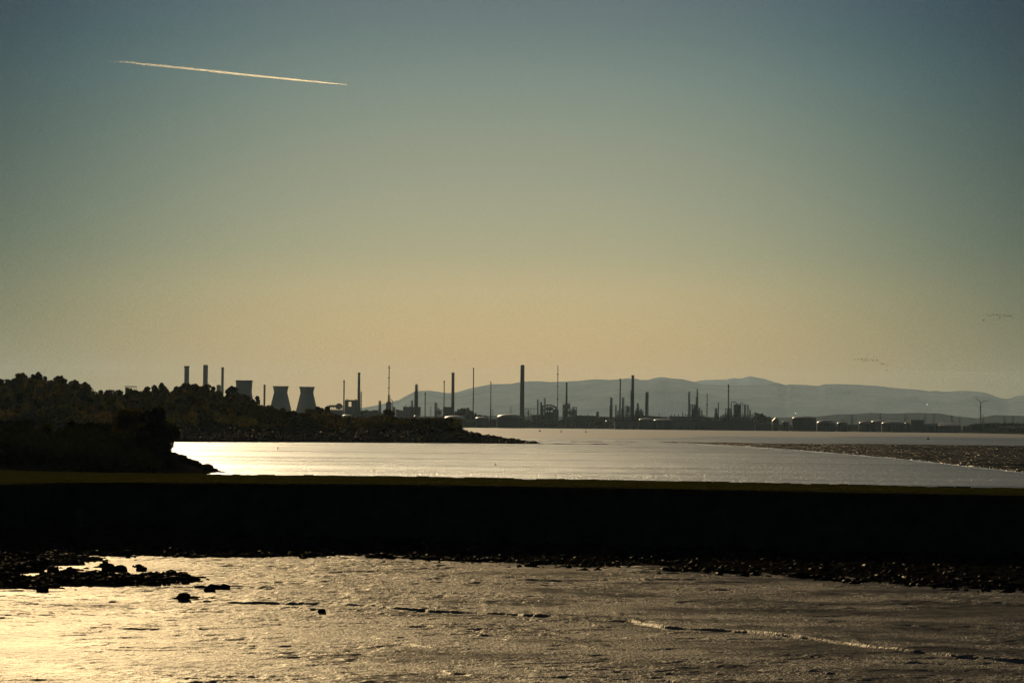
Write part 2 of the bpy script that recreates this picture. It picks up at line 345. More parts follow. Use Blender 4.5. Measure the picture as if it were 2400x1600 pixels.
ex = np.linspace(1620, 2650, 300); ey = np.interp(ex, [p[0] for p in ee], [p[1] for p in ee]) + .7 * fbm(ex, ex * 0, 22, 99, 3)
ga = [G(a, b_ - .3, .12) for a, b_ in zip(ex, ey)]; gb = [G(a, b_ + 1.6 + .8 * math.sin(a * .05), .03) for a, b_ in zip(ex, ey)]
X = np.array([[p.x for p in ga], [p.x for p in gb]]); Yq = np.array([[p.y for p in ga], [p.y for p in gb]])
structure('glint_edge', grid_mesh('glint_edge', X, Yq, np.array([[.12] * 300, [.03] * 300]), wet('water_edge_glint', (.10, .09, .07), (1, 1, 1), (.95, .8), .15, .3, (.05, .05, 1), [((1, 1, 1), .02, 2.0, .5)])))  # glossy strip added to draw the bright glint along the bank's edge

# ---- hills: ridges with real depth
def ridge(name, pts, Yc, m, depth, z0, seed, rough=1.0, px0=-200, px1=2700, taper=False):
    xs = np.linspace(px0, px1, 420); py = np.interp(xs, [p[0] for p in pts], [p[1] for p in pts])
    crest = np.array([P(a, b, Yc)[:] for a, b in zip(xs, py)])
    Vv = np.linspace(-1, 1, 41); X = np.zeros((41, 420)); Yg = X.copy(); Z = X.copy()
    for j, v in enumerate(Vv):
        k = 1 - abs(v)
        X[j] = crest[:, 0] * (1 + v * depth / Yc); Yg[j] = Yc + v * depth
        prof = k ** .8 if v < 0 else k
        Z[j] = z0 + (crest[:, 2] - z0) * prof
    Z += rough * (1 - np.abs(np.linspace(-1, 1, 41))[:, None]) * (np.abs(np.linspace(-1, 1, 41))[:, None]) * 4 * fbm(X, Yg, depth / 2.2, seed, 5) * (crest[:, 2] - z0)[None, :] * .35
    structure(name, grid_mesh(name, X, Yg, Z, m))
front = [(-300, 975), (700, 968), (845, 956), (890, 948), (935, 937), (950, 928), (970, 918), (985, 915.5), (1010, 915), (1030, 918), (1050, 921), (1075, 918), (1100, 910), (1120, 906), (1150, 900), (1200, 899), (1212, 896), (1240, 893), (1265, 893), (1290, 895), (1310, 894), (1360, 892), (1380, 889.5), (1400, 888.5), (1430, 890), (1455, 888), (1470, 886), (1492, 887), (1500, 890), (1520, 890), (1535, 885), (1552, 883), (1570, 886), (1600, 888), (1612, 891), (1625, 894), (1640, 899), (1680, 902), (1700, 903), (1760, 902), (1780, 902), (1800, 898), (1820, 896), (1843, 902), (1850, 900), (1880, 901), (1920, 904), (1930, 900), (1965, 899.5), (2010, 901), (2060, 904), (2100, 909), (2145, 912), (2185, 917), (2190, 915), (2215, 918), (2240, 916), (2265, 915.5), (2290, 917), (2310, 920), (2330, 927), (2350, 934), (2365, 934), (2380, 928), (2400, 926), (2700, 935)]
back = [(-300, 990), (1500, 960), (1600, 905), (1628, 894), (1650, 890), (1700, 889), (1720, 885), (1735, 887), (1758, 881), (1775, 884), (1795, 888), (1805, 892), (1820, 896), (1840, 903), (2000, 930), (2700, 970)]
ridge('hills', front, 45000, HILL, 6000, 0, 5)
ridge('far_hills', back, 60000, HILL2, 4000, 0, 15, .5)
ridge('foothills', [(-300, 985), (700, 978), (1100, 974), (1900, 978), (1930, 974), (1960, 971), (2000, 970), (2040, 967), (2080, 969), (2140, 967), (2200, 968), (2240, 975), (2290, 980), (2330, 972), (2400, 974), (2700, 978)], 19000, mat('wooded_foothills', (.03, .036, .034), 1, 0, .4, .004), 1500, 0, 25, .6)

# ---- far shore land
far_edge = px_curve([(-400, 986.5), (500, 996), (1080, 1002), (1500, 1005), (1800, 1009), (2100, 1012), (2400, 1017), (2800, 1024)], 0)
gx, gy = np.meshgrid(np.linspace(-2600, 2200, 400), np.concatenate([np.linspace(4900, 6600, 170), np.linspace(6650, 13000, 20)]))
dd = gy - far_edge(gx) + 25 * fbm(gx, gy * 0, 160, 71, 4)
Z = np.clip(dd / 18, -.4, 1) * 3.0 + np.clip(dd / 40, 0, 1) * fbm(gx, gy, 60, 73, 3) * 1.0
structure('far_shore', grid_mesh('far_shore', gx, gy, Z, LANDM, keep=dd > -20))
LAND = 2.6
bx = np.linspace(1770, 2700, 260); crest = np.array([P(a, 996.5 + .0105 * (a - 2100) + 1.2 * math.sin(a * .021), float(far_edge(np.array([P(a, 1000, 5600).x]))[0]) + 120)[:] for a in bx])
X = np.array([crest[:, 0]] * 4); Yq = np.array([crest[:, 1] - 60, crest[:, 1] - 12, crest[:, 1] + 12, crest[:, 1] + 60]); hh = crest[:, 2] + .8 * fbm(bx, bx * 0, 9, 301, 3)
structure('embankment', grid_mesh('embankment', X, Yq, np.array([hh * 0 + 1.5, hh, hh, hh * 0 + 1.5]), LANDM))

# ---- headland with its wood
sky_px = [(-250, 890), (0, 883), (20, 884), (50, 873), (90, 869), (105, 877), (140, 881), (165, 886), (190, 887), (205, 900), (230, 910), (260, 908), (300, 913), (350, 908), (380, 897), (400, 904), (430, 899), (455, 897), (490, 902), (520, 916), (545, 910), (560, 921), (580, 928), (600, 936), (620, 947), (660, 950), (680, 957), (720, 966), (740, 958), (765, 953), (785, 962), (800, 976), (860, 977), (900, 970), (930, 980), (960, 986), (1000, 987), (1040, 982), (1065, 990), (1080, 1002), (1200, 1002)]
skx = [p[0] for p in sky_px]; sky_y = [p[1] for p in sky_px]
def tree_h(px): return float(np.interp(px, [0, 650, 820, 900, 1080], [10, 9, 6.5, 5, 3.5]))
h_edge = px_curve([(-400, 1030), (400, 1035.5), (760, 1036.5), (1000, 1038), (1150, 1039), (1285, 1040.5)], 0)
tip_x = G(1285, 1040, 0).x
XP = lambda px, Y: P(px, 1000, Y).x
gx, gy = np.meshgrid(np.linspace(-420, 60, 480), np.concatenate([np.linspace(1230, 1420, 190), np.linspace(1422, 2300, 110)]))
def headland_z(X, Y):
    px = 1200 + (X / Y) * F
    e = h_edge(X); d = Y - e
    crest = np.interp(px, skx, sky_y)
    Hc = CAMZ + ((992 + .01047 * (px - 1200)) - crest) * 1800 / F - np.interp(px, [0, 650, 820, 900, 1080], [10, 9, 6.5, 5, 3.5])
    Hc = np.maximum(Hc, 2.5)
    rim = np.interp(px, [400, 700, 1000, 1080, 1090, 1120, 1160, 1180, 1250, 1280], [6.8, 6.8, 7.6, 7.4, 5.8, 4.6, 3.4, 2.8, 1.0, 0])
    wid = np.interp(px, [400, 1000, 1280], [60, 55, 25])
    beach = rim * np.clip(d / wid, 0, 1) ** .8
    fade = np.interp(px, [1060, 1100], [1, 0])
    inland = np.clip((d - 60) / 400, 0, 1) ** .9 * np.maximum(Hc - rim, -3) * fade
    z = beach + inland
    z = np.where(d > 520, z - (d - 520) * .08, z)
    z = np.where(px > 1080, np.where(d > wid * 1.2, z - (d - wid * 1.2) * .12, z), z)
    return np.where(d < 0, -.4 + d * .01, z), d
Z, d = headland_z(gx, gy)
Z = Z + np.where(d > 0, np.minimum(d / 30, 1) * .7 * fbm(gx, gy, 9, 81, 4), 0)
Z = np.where(d > 0, np.maximum(Z, -.5), Z)
kb = (d > 1) & (d < 62) & (Z < 7.6) & (1200 + gx / gy * F > 380) & (1200 + gx / gy * F < 1255); kb &= np.random.default_rng(7).random(gx.shape) < .8
rubble('beach_stones', (gx[kb], gy[kb], Z[kb]), 12000, .25, 1.1, 18, wet('wet_beach_stone', (.007, .0065, .005), (1, .88, .66), (.012, .0), .15, .35, (.3, .3, 1), [((3, 3, 3), .1, 3.0, .6)]), 1.2)
SHOREROCK = mat('shingle_and_rock', (.014, .013, .009), .9, .0, .6, .35, .5, .5)
structure('headland', grid_mesh('headland', gx, gy, Z, SHOREROCK, keep=(d > -12) & (Z > -.45)))

# ---- crowns and trunks
def crown_mesh(name, rad, hgt, n, leaf, m, seed, blobs=9, conical=False, gap=.25):
    r = np.random.default_rng(seed); vs = []; fs = []
    cs = []
    for i in range(blobs):
        a = r.random() * 6.28; q = r.random() ** .6 * .62; zz = .22 + .62 * r.random()
        if conical: q *= (1.05 - zz)
        cs.append((rad * q * math.cos(a), rad * q * math.sin(a), hgt * zz, (.30 + .22 * r.random()) * (1.1 - .5 * zz if not conical else (1.15 - zz))))
    cs.append((0, 0, hgt * .82, .26)); cs.append((0, 0, hgt * .5, .45))
    for i in range(n):
        c = cs[r.integers(len(cs))]
        d = r.normal(size=3); d /= np.linalg.norm(d); R = c[3] * rad * (1 - .4 * r.random() ** 2)
        p = np.array([c[0], c[1], c[2]]) + d * R * np.array([1, 1, .8 * min(1, hgt / rad / 1.3)])
        if p[2] < .04 * hgt or p[2] > hgt: continue
        u = r.normal(size=3); u /= np.linalg.norm(u); v = np.cross(u, r.normal(size=3)); v /= np.linalg.norm(v)
        s = leaf * (.6 + .9 * r.random()); k = len(vs)
        vs += [p - u * s - v * s * .5, p + u * s - v * s * .4, p + u * s * .7 + v * s * .6, p - u * s * .6 + v * s * .5]
        fs.append((k, k + 1, k + 2, k + 3))
    me = bpy.data.meshes.new(name); me.from_pydata([tuple(x) for x in vs], [], fs); me.materials.append(m); return me
def trunk_mesh(h, r0, seed, spread=1.0):
    r = random.Random(seed); mb = MB()
    mb.tube([(0, 0, -.6), (.05 * h * r.uniform(-1, 1), 0, h * .35), (.08 * h * r.uniform(-1, 1), .05 * h, h * .8)], [r0, r0 * .7, r0 * .25], 7)
    for i in range(5):
        a = r.uniform(0, 6.28); z = h * r.uniform(.22, .55); L = spread * h * r.uniform(.22, .36)
        mb.tube([(0, 0, z), (L * .6 * math.cos(a), L * .6 * math.sin(a), z + L * .5), (L * math.cos(a), L * math.sin(a), z + L)], [r0 * .4, r0 * .25, r0 * .08], 5)
    return mb.mesh('trunk', BARK)
protos = []
for i in range(9):
    kind = i % 3; rad = [4.6, 4.0, 5.2][kind]; 
    protos.append((crown_mesh('crown', rad, 9.2, 1500, .42, LEAF[[0, 1, 2, 0, 1, 0, 0, 3, 2][i]], 100 + i, 10, conical=(i in (4,))), trunk_mesh(8.5, .25, i)))
far_protos = [(crown_mesh('crown', 9 + 2 * (i % 3), 13, 700, 1.1, LEAF[[3, 3, 1, 3][i]], 200 + i, 9), trunk_mesh(11, .5, 20 + i)) for i in range(4)]
def tree(x, y, z, s, k, label, group=None, name='tree', protos=protos, cat='tree', sz=1):
    o = link(name, None, loc=(x, y, z)); tag(o, label, cat, group); o.scale = (s, s, s * sz); o.rotation_euler.z = random.uniform(0, 6.28)
    link('crown', protos[k][0], o); link('trunk', protos[k][1], o); return o
random.seed(3)
WOOD = 'trees of the wood on the headland'
rows = [1392, 1432, 1475, 1525, 1585, 1650, 1720, 1790]
for ri, Yr in enumerate(rows):
    step = 34 if ri < 7 else 24
    px = -60 + random.uniform(0, 20)
    while px < 1078:
        Y = Yr + random.uniform(-20, 20)
        x = XP(px, Y)
        if not (ri == 0 and px > 430):
            z = float(headland_z(np.array([x]), np.array([Y]))[0][0]) - .5
            s = tree_h(px) / 9.2 * random.uniform(.78, 1.1)
            k = random.choices(range(9), [4, 3, 3, 4, 1.2, 4, 4, 3, 2])[0]
            tree(x, Y, z, s, k, 'tree of the dense dark wood covering the headland behind the rocky beach', WOOD, 'woodland_tree')
        px += step * random.uniform(.75, 1.3) * (1 if px < 800 else .8)
EXTRA = [(90, 866, 1810, 1, 'round dark tree on the highest point of the wooded skyline'), (54, 868, 1805, 1, 'broad dark tree on the skyline left of the highest crown'), (144, 876, 1805, 4, 'dark tree with a knobbed top standing proud of the skyline'),
         (176, 885, 1800, 1, 'dense black tree at the right-hand step of the wooded hilltop'), (200, 890, 1795, 1, 'black tree where the skyline drops to lower wood'), (379, 893, 1805, 4, 'slim tree poking above the skyline left of the first power station chimney'), (362, 899, 1805, 3, 'bushy tree beside the slim skyline tree, left of the power station chimneys'),
         (432, 893, 1800, 1, 'dark tree in front of the foot of the leftmost power station chimney'), (458, 895, 1800, 1, 'dark spreading tree between the two left power station chimneys'), (481, 899, 1800, 0, 'tree hiding the foot of the capped power station chimney'),
         (500, 902, 1800, 4, 'small pointed tree left of the small square power station stub'), (543, 900, 1802, 1, 'round black tree overlapping the left edge of the largest cooling tower'), (603, 924, 1790, 4, 'spiky tree on the skyline right of the largest cooling tower'), (573, 921, 1790, 0, 'olive tree in front of the base of the largest cooling tower'),
         (745, 950, 1740, 0, 'olive tree in front of the right cooling tower foot'), (768, 949, 1740, 3, 'bushy yellow-green tree left of the refinery furnace'), (730, 956, 1740, 2, 'tree hiding the foot of the rightmost cooling tower'),
         (911, 957, 1700, 2, 'brownish tree standing up in front of the flare stack base'), (862, 978, 1700, 0, 'low tree on the headland below the refinery furnace chimney'), (976, 985, 1600, 1, 'dark rounded bush near the tip of the headland'), (1048, 978, 1560, 0, 'tree at the bushy tip of the headland'), (1063, 984, 1540, 3, 'outermost bush at the tip of the headland')]
for px, py, Y, k, lab in EXTRA:
    x = P(px, py, Y).x; zt = P(px, py, Y).z
    zg = float(headland_z(np.array([x]), np.array([float(Y)]))[0][0]) - .5
    h = max(zt - zg, 4); s = h / 9.2
    tree(x, Y, zg, min(s, 1.15) , k, lab, None, 'tree', sz=s / min(s, 1.15))

def undergrowth(name, zf, px0, px1, Y0_, Y1_, n, hmin, hmax, leaf, m, seed, ok=None):
    r = np.random.default_rng(seed); Yr = r.uniform(Y0_, Y1_, n); px = r.uniform(px0, px1, n); X = (px - 1200) / F * Yr
    z, dd_ = zf(X, Yr); cl = fbm(X, Yr, 7, seed + 1, 3); top_ = (hmin + (hmax - hmin) * np.clip(cl * 1.6 + .5, 0, 1)); zz = z + top_ * r.random(n) ** .6
    k = (dd_ > (ok or 0)) & (z > -.2); X, Yr, zz = X[k], Yr[k], zz[k]; n = len(X)
    c = np.stack([X, Yr, zz], 1); u = r.normal(size=(n, 3)); u /= np.linalg.norm(u, axis=1)[:, None]; v = np.cross(u, r.normal(size=(n, 3))); v /= np.linalg.norm(v, axis=1)[:, None]
    s_ = (leaf * (.6 + .9 * r.random(n)))[:, None]
    co = np.stack([c - u * s_ - v * s_ * .5, c + u * s_ - v * s_ * .4, c + u * s_ * .7 + v * s_ * .6, c - u * s_ * .6 + v * s_ * .5], 1).reshape(-1, 3).astype(np.float32)
    me = bpy.data.meshes.new(name); me.vertices.add(len(co)); me.vertices.foreach_set('co', co.reshape(-1)); me.loops.add(4 * n); me.loops.foreach_set('vertex_index', np.arange(4 * n, dtype=np.int32))
    me.polygons.add(n); me.polygons.foreach_set('loop_start', np.arange(0, 4 * n, 4, dtype=np.int32)); me.polygons.foreach_set('loop_total', np.full(n, 4, dtype=np.int32)); me.update(calc_edges=True)
    for q in (m if isinstance(m, list) else [m]): me.materials.append(q)
    if isinstance(m, list): me.polygons.foreach_set('material_index', (np.clip(fbm(X, Yr, 14, seed + 5, 2) * 2 + .5, 0, .999) * len(m)).astype(np.int32))
    tag(link(name, me), kind='stuff')
undergrowth('undergrowth', headland_z, -120, 1085, 1320, 1830, 190000, 1.0, 5.0, .55, [LEAF[1], LEAF[1], LEAF[0], LEAF[2]], 501, 50)
undergrowth('shore_grass', headland_z, 380, 1120, 1385, 1470, 16000, .2, .9, .3, LEAF[2], 511, 45)

# small flat-roofed shelter on the hilltop
T = Thing('shelter', 'small flat-roofed open shelter among trees on the wooded hilltop skyline', 'shelter', 306, 1830, 908, z0=P(306, 916, 1830).z)
mb = MB(); mb.box(T.x(293), T.x(320), -1.5, 1.5, T.z(906.2), T.z(904.5)); T.part('roof', mb, DARK)
for i, a in enumerate((295, 303, 309, 314, 319)):
    mb = MB(); mb.box(T.x(a) - .12, T.x(a) + .12, -.12, .12, -4, T.z(906.3)); T.part('post', mb, DARK)
mb = MB(); mb.box(T.x(294), T.x(301), -1.2, 1.2, -4, T.z(908)); T.part('wall', mb, CONC2)

# ---- nearer point on the left with boulders and dark trees
pe = [(-400, 1040), (0, 1046), (300, 1054), (390, 1060), (400, 1067), (430, 1076), (460, 1087), (500, 1101), (530, 1115), (545, 1122)]
gx, gy = np.meshgrid(np.linspace(-160, -40, 320), np.linspace(470, 760, 240))
def point_z(X, Y):
    px = 1200 + X / Y * F
    Hc = CAMZ + ((992 + .01047 * (px - 1200)) - np.interp(px, [p[0] for p in pe], [p[1] for p in pe])) * 560 / F
    v = np.clip(1 - np.abs(Y - 560 - (X + 100) * .0) / np.interp(px, [0, 400, 540], [110, 45, 25]), 0, 1) ** .7
    return np.where(v > 0, (Hc + .3) * v - .3, -.5)
Z = point_z(gx, gy); Z2 = Z + np.where(Z > -.2, .5 * fbm(gx, gy, 2.5, 131, 3), 0)
structure('rocky_point', grid_mesh('rocky_point', gx, gy, Z2, ROCK, keep=Z > -.45))
undergrowth('point_scrub', lambda a, b: (point_z(a, b), point_z(a, b)), -120, 398, 490, 620, 90000, .8, 4.6, .22, LEAF[1], 521, .4)
near_protos = [(crown_mesh('crown', 4.6, 9.2, 6000, .2, LEAF[[1, 0, 1, 2][i]], 300 + i, 12, gap=.3), trunk_mesh(8.5, .22, 40 + i)) for i in range(4)]
NEAR = [(372, 946, 560, 0, 1.1, 'tall dark tree at the edge of the rocky point beside the bright water'), (392, 990, 552, 0, .55, 'leaning shrub overhanging the bright water from the rocky point'), (292, 950, 566, 3, 1.15, 'tree with sunlit amber leaves on the rocky point'),
        (330, 965, 575, 2, 1.0, 'dark tree behind the amber-leaved tree on the rocky point'), (232, 985, 570, 2, 1.1, 'black bushy tree left of the amber-leaved tree'), (170, 980, 580, 0, 1.1, 'broad dark tree in the middle of the near left wood'),
        (108, 985, 585, 1, 1.1, 'olive-tinged tree near the left edge above the pier'), (45, 978, 590, 2, 1.15, 'dark tree second from the left photo edge above the pier'), (-15, 975, 590, 0, 1.2, 'dark tree cut by the left photo edge above the pier'),
        (150, 1022, 545, 3, .6, 'brownish low shrub in the gap of the near left wood'), (215, 1035, 540, 1, .6, 'low shrub with drooping pale twigs above the pier'), (60, 1048, 540, 1, .55, 'low shrub near the left end of the pier'), (300, 1030, 545, 0, .7, 'black shrub below the amber-leaved tree')]
for px, py, Y, k, wd, lab in NEAR:
    p = P(px, py, Y); zg = float(point_z(np.array([p.x]), np.array([float(Y)]))[0]) - .4
    h = p.z - zg; s = h / 9.2
    tree(p.x, Y, zg, s * wd, k, lab, None, 'tree' if h > 5 else 'shrub', near_protos, 'tree' if h > 5 else 'shrub', sz=1 / wd)
def boulder_mesh(seed, sub=3):
    import bmesh
    bm = bmesh.new(); bmesh.ops.create_icosphere(bm, subdivisions=sub, radius=1)
    r = random.Random(seed); ax = [Vector((r.gauss(0, 1), r.gauss(0, 1), r.gauss(0, 1))).normalized() for _ in range(14)]
    cut = [r.uniform(.62, .95) for _ in ax]
    for v in bm.verts:
        d = v.co.normalized(); L = 1.05
        for a, c in zip(ax, cut):
            k = d.dot(a)
            if k > .01: L = min(L, c / k)
        v.co = d * L * (1 + .03 * math.sin(9 * d.x + 7 * d.y + seed))
    me = bpy.data.meshes.new('boulder'); bm.to_mesh(me); bm.free(); me.materials.append(ROCK); return me
bms = [boulder_mesh(i) for i in range(5)]
BL = [(404, 1062, 1.0, 'boulder at the water edge under the leaning shrub'), (421, 1066, 1.35, 'largest pointed boulder on the slope of the rocky point'), (438, 1076, 1.0, 'boulder just below the largest pointed boulder'), (453, 1079, .9, 'flat-topped boulder with a notch beside it on the point'),
      (466, 1085, .8, 'low boulder midway down the rocky point'), (484, 1090, 1.1, 'rounded boulder past the middle of the rocky point'), (499, 1098, 1.1, 'boulder near the low end of the rocky point'), (511, 1105, .8, 'second last boulder of the rocky point'), (526, 1107, 1.05, 'last boulder at the end of the rocky point')]
for i, (px, py, s, lab) in enumerate(BL):
    Y = 556 - i; p = P(px, py, Y); s *= 1.3
    o = link('boulder', bms[i % 5], loc=(p.x, Y, p.z - s * .62)); o.scale = (s * 1.25, s, s * .8); o.rotation_euler = (0, 0, i * 1.3); tag(o, lab, 'boulder', 'boulders along the rocky point')
BL = [(250, 1332.5, .28, 'small rock left of a close pair in the shallow pool'), (264, 1333, .34, 'left rock of the close pair in the shallow pool'), (283, 1333.5, .36, 'right rock of the close pair in the shallow pool'), (333, 1332, .26, 'lone rock at the right of the pool rocks'), (126, 1337, .3, 'round rock in bright water by the left weed bank'), (149, 1338, .15, 'tiny rock right of the round rock by the left weed bank'),
      (75, 1336, .3, 'rock on the top edge of the left weed bank'), (190, 1347, .34, 'rock on the small spit above the weed bank'), (262, 1349, .34, 'rock crowning the long weed bank'), (100, 1380, .3, 'rock on the lower spit at the bottom of the weed bank'), (430, 1398, .3, 'dark peaked rock standing alone on the mud below the weed bank'), (492, 1380, .24, 'dark pyramid rock right of the weed bank tip'), (755, 1429, .15, 'flat dark clod beside the mud runnel')]
for i, (px, py, s, lab) in enumerate(BL):
    p = G(px, py + 2, .15)
    o = link('rock', bms[i % 5], loc=(p.x, p.y, .12)); o.scale = (s * 1.5, s * 1.5, s); o.rotation_euler = (0, 0, i * 1.7); tag(o, lab, 'rock', 'rocks scattered on the tidal mud')

# ---- the pier
T = link('pier', None, loc=(0, 210, 0)); tag(T, 'long low stone pier with a grassed top crossing the whole view', 'pier')
xs = np.linspace(-60, 60, 481)
F_, B_ = wall_front(xs), wall_back(xs)
def strip(rows_, name, m, smooth=False):
    X = np.array([xs for _ in rows_]); Yg = np.array([r[0] for r in rows_]) - 210; Z = np.array([r[1] for r in rows_])
    return link(name, grid_mesh(name, X, Yg, Z, m, smooth), T)
n1 = fbm(xs, xs * 0, .9, 141, 3) * .05; n2 = fbm(xs, xs * 0, 2.5, 142, 3) * .10
c = 0 * xs
strip([(F_ - .75, c - .6), (F_ - .7 + n1, c + 1), (F_ - .4 + n1, c + 3), (F_ - .1 + n1, c + 4.6), (F_ - .1, c + 4.8), (F_ + .3, c + 4.8)], 'wall', STONE)
m_ = (B_ - F_)
rowsg = []
for k in np.linspace(0, 1, 14):
    rowsg.append((F_ + .15 + (m_ - .6) * k, c + 4.75 + .28 * min(1, k * 8) + .2 * k + .10 * fbm(xs, xs * 0 + k * 9, 1.2, 143, 3) + n2 * .5))
strip(rowsg, 'grass_top', GRASS)
strip([(B_ + 1.0, c - .6), (B_ + .4, c + 4.8)], 'rear_wall', STONE)
mb = MB(); x = -60; rnd = random.Random(5)
while x < 60:
    L = rnd.uniform(.5, 1.6); yb = float(wall_back(x + L / 2)) - 210; h = rnd.choice([.10, .13, .15, .12, .17, .02])
    if px_gap := (G(1040, 1118, 5.2).x < x < G(1070, 1118, 5.2).x): h = -.05
    mb.box(x + .02, x + L - .02, yb - .3, yb + .3, 4.5, 5.1 + h); x += L
link('coping', mb.mesh('coping', COPE), T)
kz_ = .03 * fbm(xs, xs * 0, 1.1, 151, 2)
strip([(F_ - .2, c + 4.65), (F_ - .2, c + 4.97 + kz_), (F_ + .25, c + 4.98 + kz_), (F_ + .25, c + 4.7)], 'edge_stone', COPE)
p = P(182, 1290, 203)
T = Thing('mooring_post', 'thick dark post standing against the pier wall above the weed', 'post', 182, 222, 1250, z0=.6)
mb = MB(); mb.tube([(0, 0, -.6), (.02, .05, 2.0), (.03, .1, T.z(1192))], [.31, .3, .27], 12); T.part('pile', mb, DARK)
mb = MB(); mb.lathe([(.33, T.z(1200)), (.34, T.z(1199)), (.34, T.z(1196)), (.32, T.z(1195))], 14, .03, .1); T.part('iron_band', mb, RUST)

undergrowth('pier_grass', lambda a, b: (0 * a + 4.98, np.minimum(b - wall_front(a) - .3, wall_back(a) - b - .35)), -60, 2460, 222, 256, 60000, .02, .16, .05, TUFT, 541, .01)
# things standing in the water
T = Thing('marker_stake', 'thin dark stake leaning in the bright water before the headland', 'stake', 651, G(651, 1054).y, 1050, z0=0)
mb = MB(); mb.tube([(-.15, 0, -.5), (.0, 0, .5), (.12, 0, 1.05)], [.16, .14, .10], 8); T.part('pole', mb, DARK)
mb = MB(); mb.tube([(.10, 0, .95), (.34, 0, .78), (.42, 0, .55)], [.05, .045, .04], 6); T.part('branch', mb, DARK)
for px, py, s, lab in ((1161, 1090, .28, 'tiny dark buoy alone in the rippled water nearest the pier'), (1265, 1011, 1.5, 'leftmost of three dark buoys off the far shore'), (1315, 1012.2, 1.3, 'middle of three dark buoys off the far shore'), (1373, 1012.8, 1.3, 'rightmost of three dark buoys off the far shore'), (2175, 1030, 1.3, 'dark buoy far right, between the far shore and the mussel bank')):
    p = G(px, py); mb = MB(); mb.lathe([(s * .3, -.3), (s * .8, 0), (s, s * .35), (s * .8, s * .7), (s * .3, s * .95), (s * .14, s), (s * .14, s * 1.9), (s * .3, s * 1.95), (s * .3, s * 2.2)], 12)
    one('buoy', mb, DARK, (p.x, p.y, 0), lab, 'buoy', 'buoys in the firth', True)
# ================================================================ power station and refinery
def chimney(px, pyt, wt, wb, Y, label, crown='rim', mat_=CONC, base_py=None, group=None, aerial=None, rings=()):
    T = Thing('chimney', label, 'chimney', px, Y, (pyt + 980) / 2, group=group); s = T.s
    zt = T.z(pyt); rt, rb = wt * s / 2, wb * s / 2
    prof = [(rb, -1), (rb * .3 + rt * .7, zt * .45), (rt, zt * .97)]
    sh = T.part('shaft', MB().lathe(prof + [(rt, zt - 1.5)], 24), mat_, True)
    if crown == 'rim': T.part('rim', MB().lathe([(rt * 1.1, zt - 3.5), (rt * 1.12, zt - 3.2), (rt * 1.12, zt), (rt * .8, zt), (rt * .8, zt - 2)], 24, cap=False), DARK, parent=sh)
    elif crown == 'neck':
        T.part('shoulder', MB().lathe([(rt, zt - 7), (rt * 1.02, zt - 6), (rt * .75, zt - 3), (rt * .75, zt - 1)], 24), mat_)
        T.part('rim', MB().lathe([(rt * .85, zt - 1.2), (rt * .87, zt)], 24), DARK, parent=sh)
    elif crown == 'flues':
        T.part('rim', MB().lathe([(rt * 1.04, zt - 3.8), (rt * 1.04, zt - 1.6)], 24), DARK, parent=sh)
        for k in range(3):
            a = 2.1 * k + .4; T.part('flue', MB().cyl(rt * .42 * math.cos(a), rt * .42 * math.sin(a), zt - 1.6, zt + .6, rt * .33), DARK)
    for py in rings:
        z = T.z(py); r = rt + (rb - rt) * (1 - z / zt)
        m = MB().lathe([(r * 1.02, z), (r + 1.5, z), (r + 1.5, z + .4), (r * 1.02, z + .4)], 20, cap=False); m.lathe([(r + 1.45, z + 1.3), (r + 1.5, z + 1.5)], 20, cap=False); T.part('platform', m, DARK)
    if aerial: T.part('aerial', MB().cyl(0, 0, zt - 2, T.z(aerial), .45, .3, 6), DARK)
    return T
def mast(px, pyt, wt, wb, Y, label, rings=(), tip=True, name='flare_stack', cat='flare stack', wbpy=None):
    T = Thing(name, label, cat, px, Y, (pyt + 980) / 2); s = T.s; zt = T.z(pyt); rt, rb = wt * s / 2, wb * s / 2
    zb = T.z(wbpy) if wbpy else zt * .5
    rs = T.part('riser', MB().lathe([(rb, -1), (rt, zb), (rt, zt - 2)], 12), DARK, True)
    if tip: T.part('burner_tip', MB().lathe([(rt, zt - 6), (rt * 1.35, zt - 5.5), (rt * 1.4, zt - .5), (rt * 1.1, zt)], 12), DARK, parent=rs)
    for py in rings:
        z = T.z(py); T.part('platform', MB().lathe([(rt, z), (rt + 1.7, z), (rt + 1.7, z + .5), (rt + 1.5, z + 1.6), (rt + 1.6, z + 1.6)], 12, cap=False), DARK)
    m = MB(); m.box(rt + .05, rt + .5, -.3, .3, 0, zt * .96); T.part('ladder', m, DARK, parent=rs)
    return T
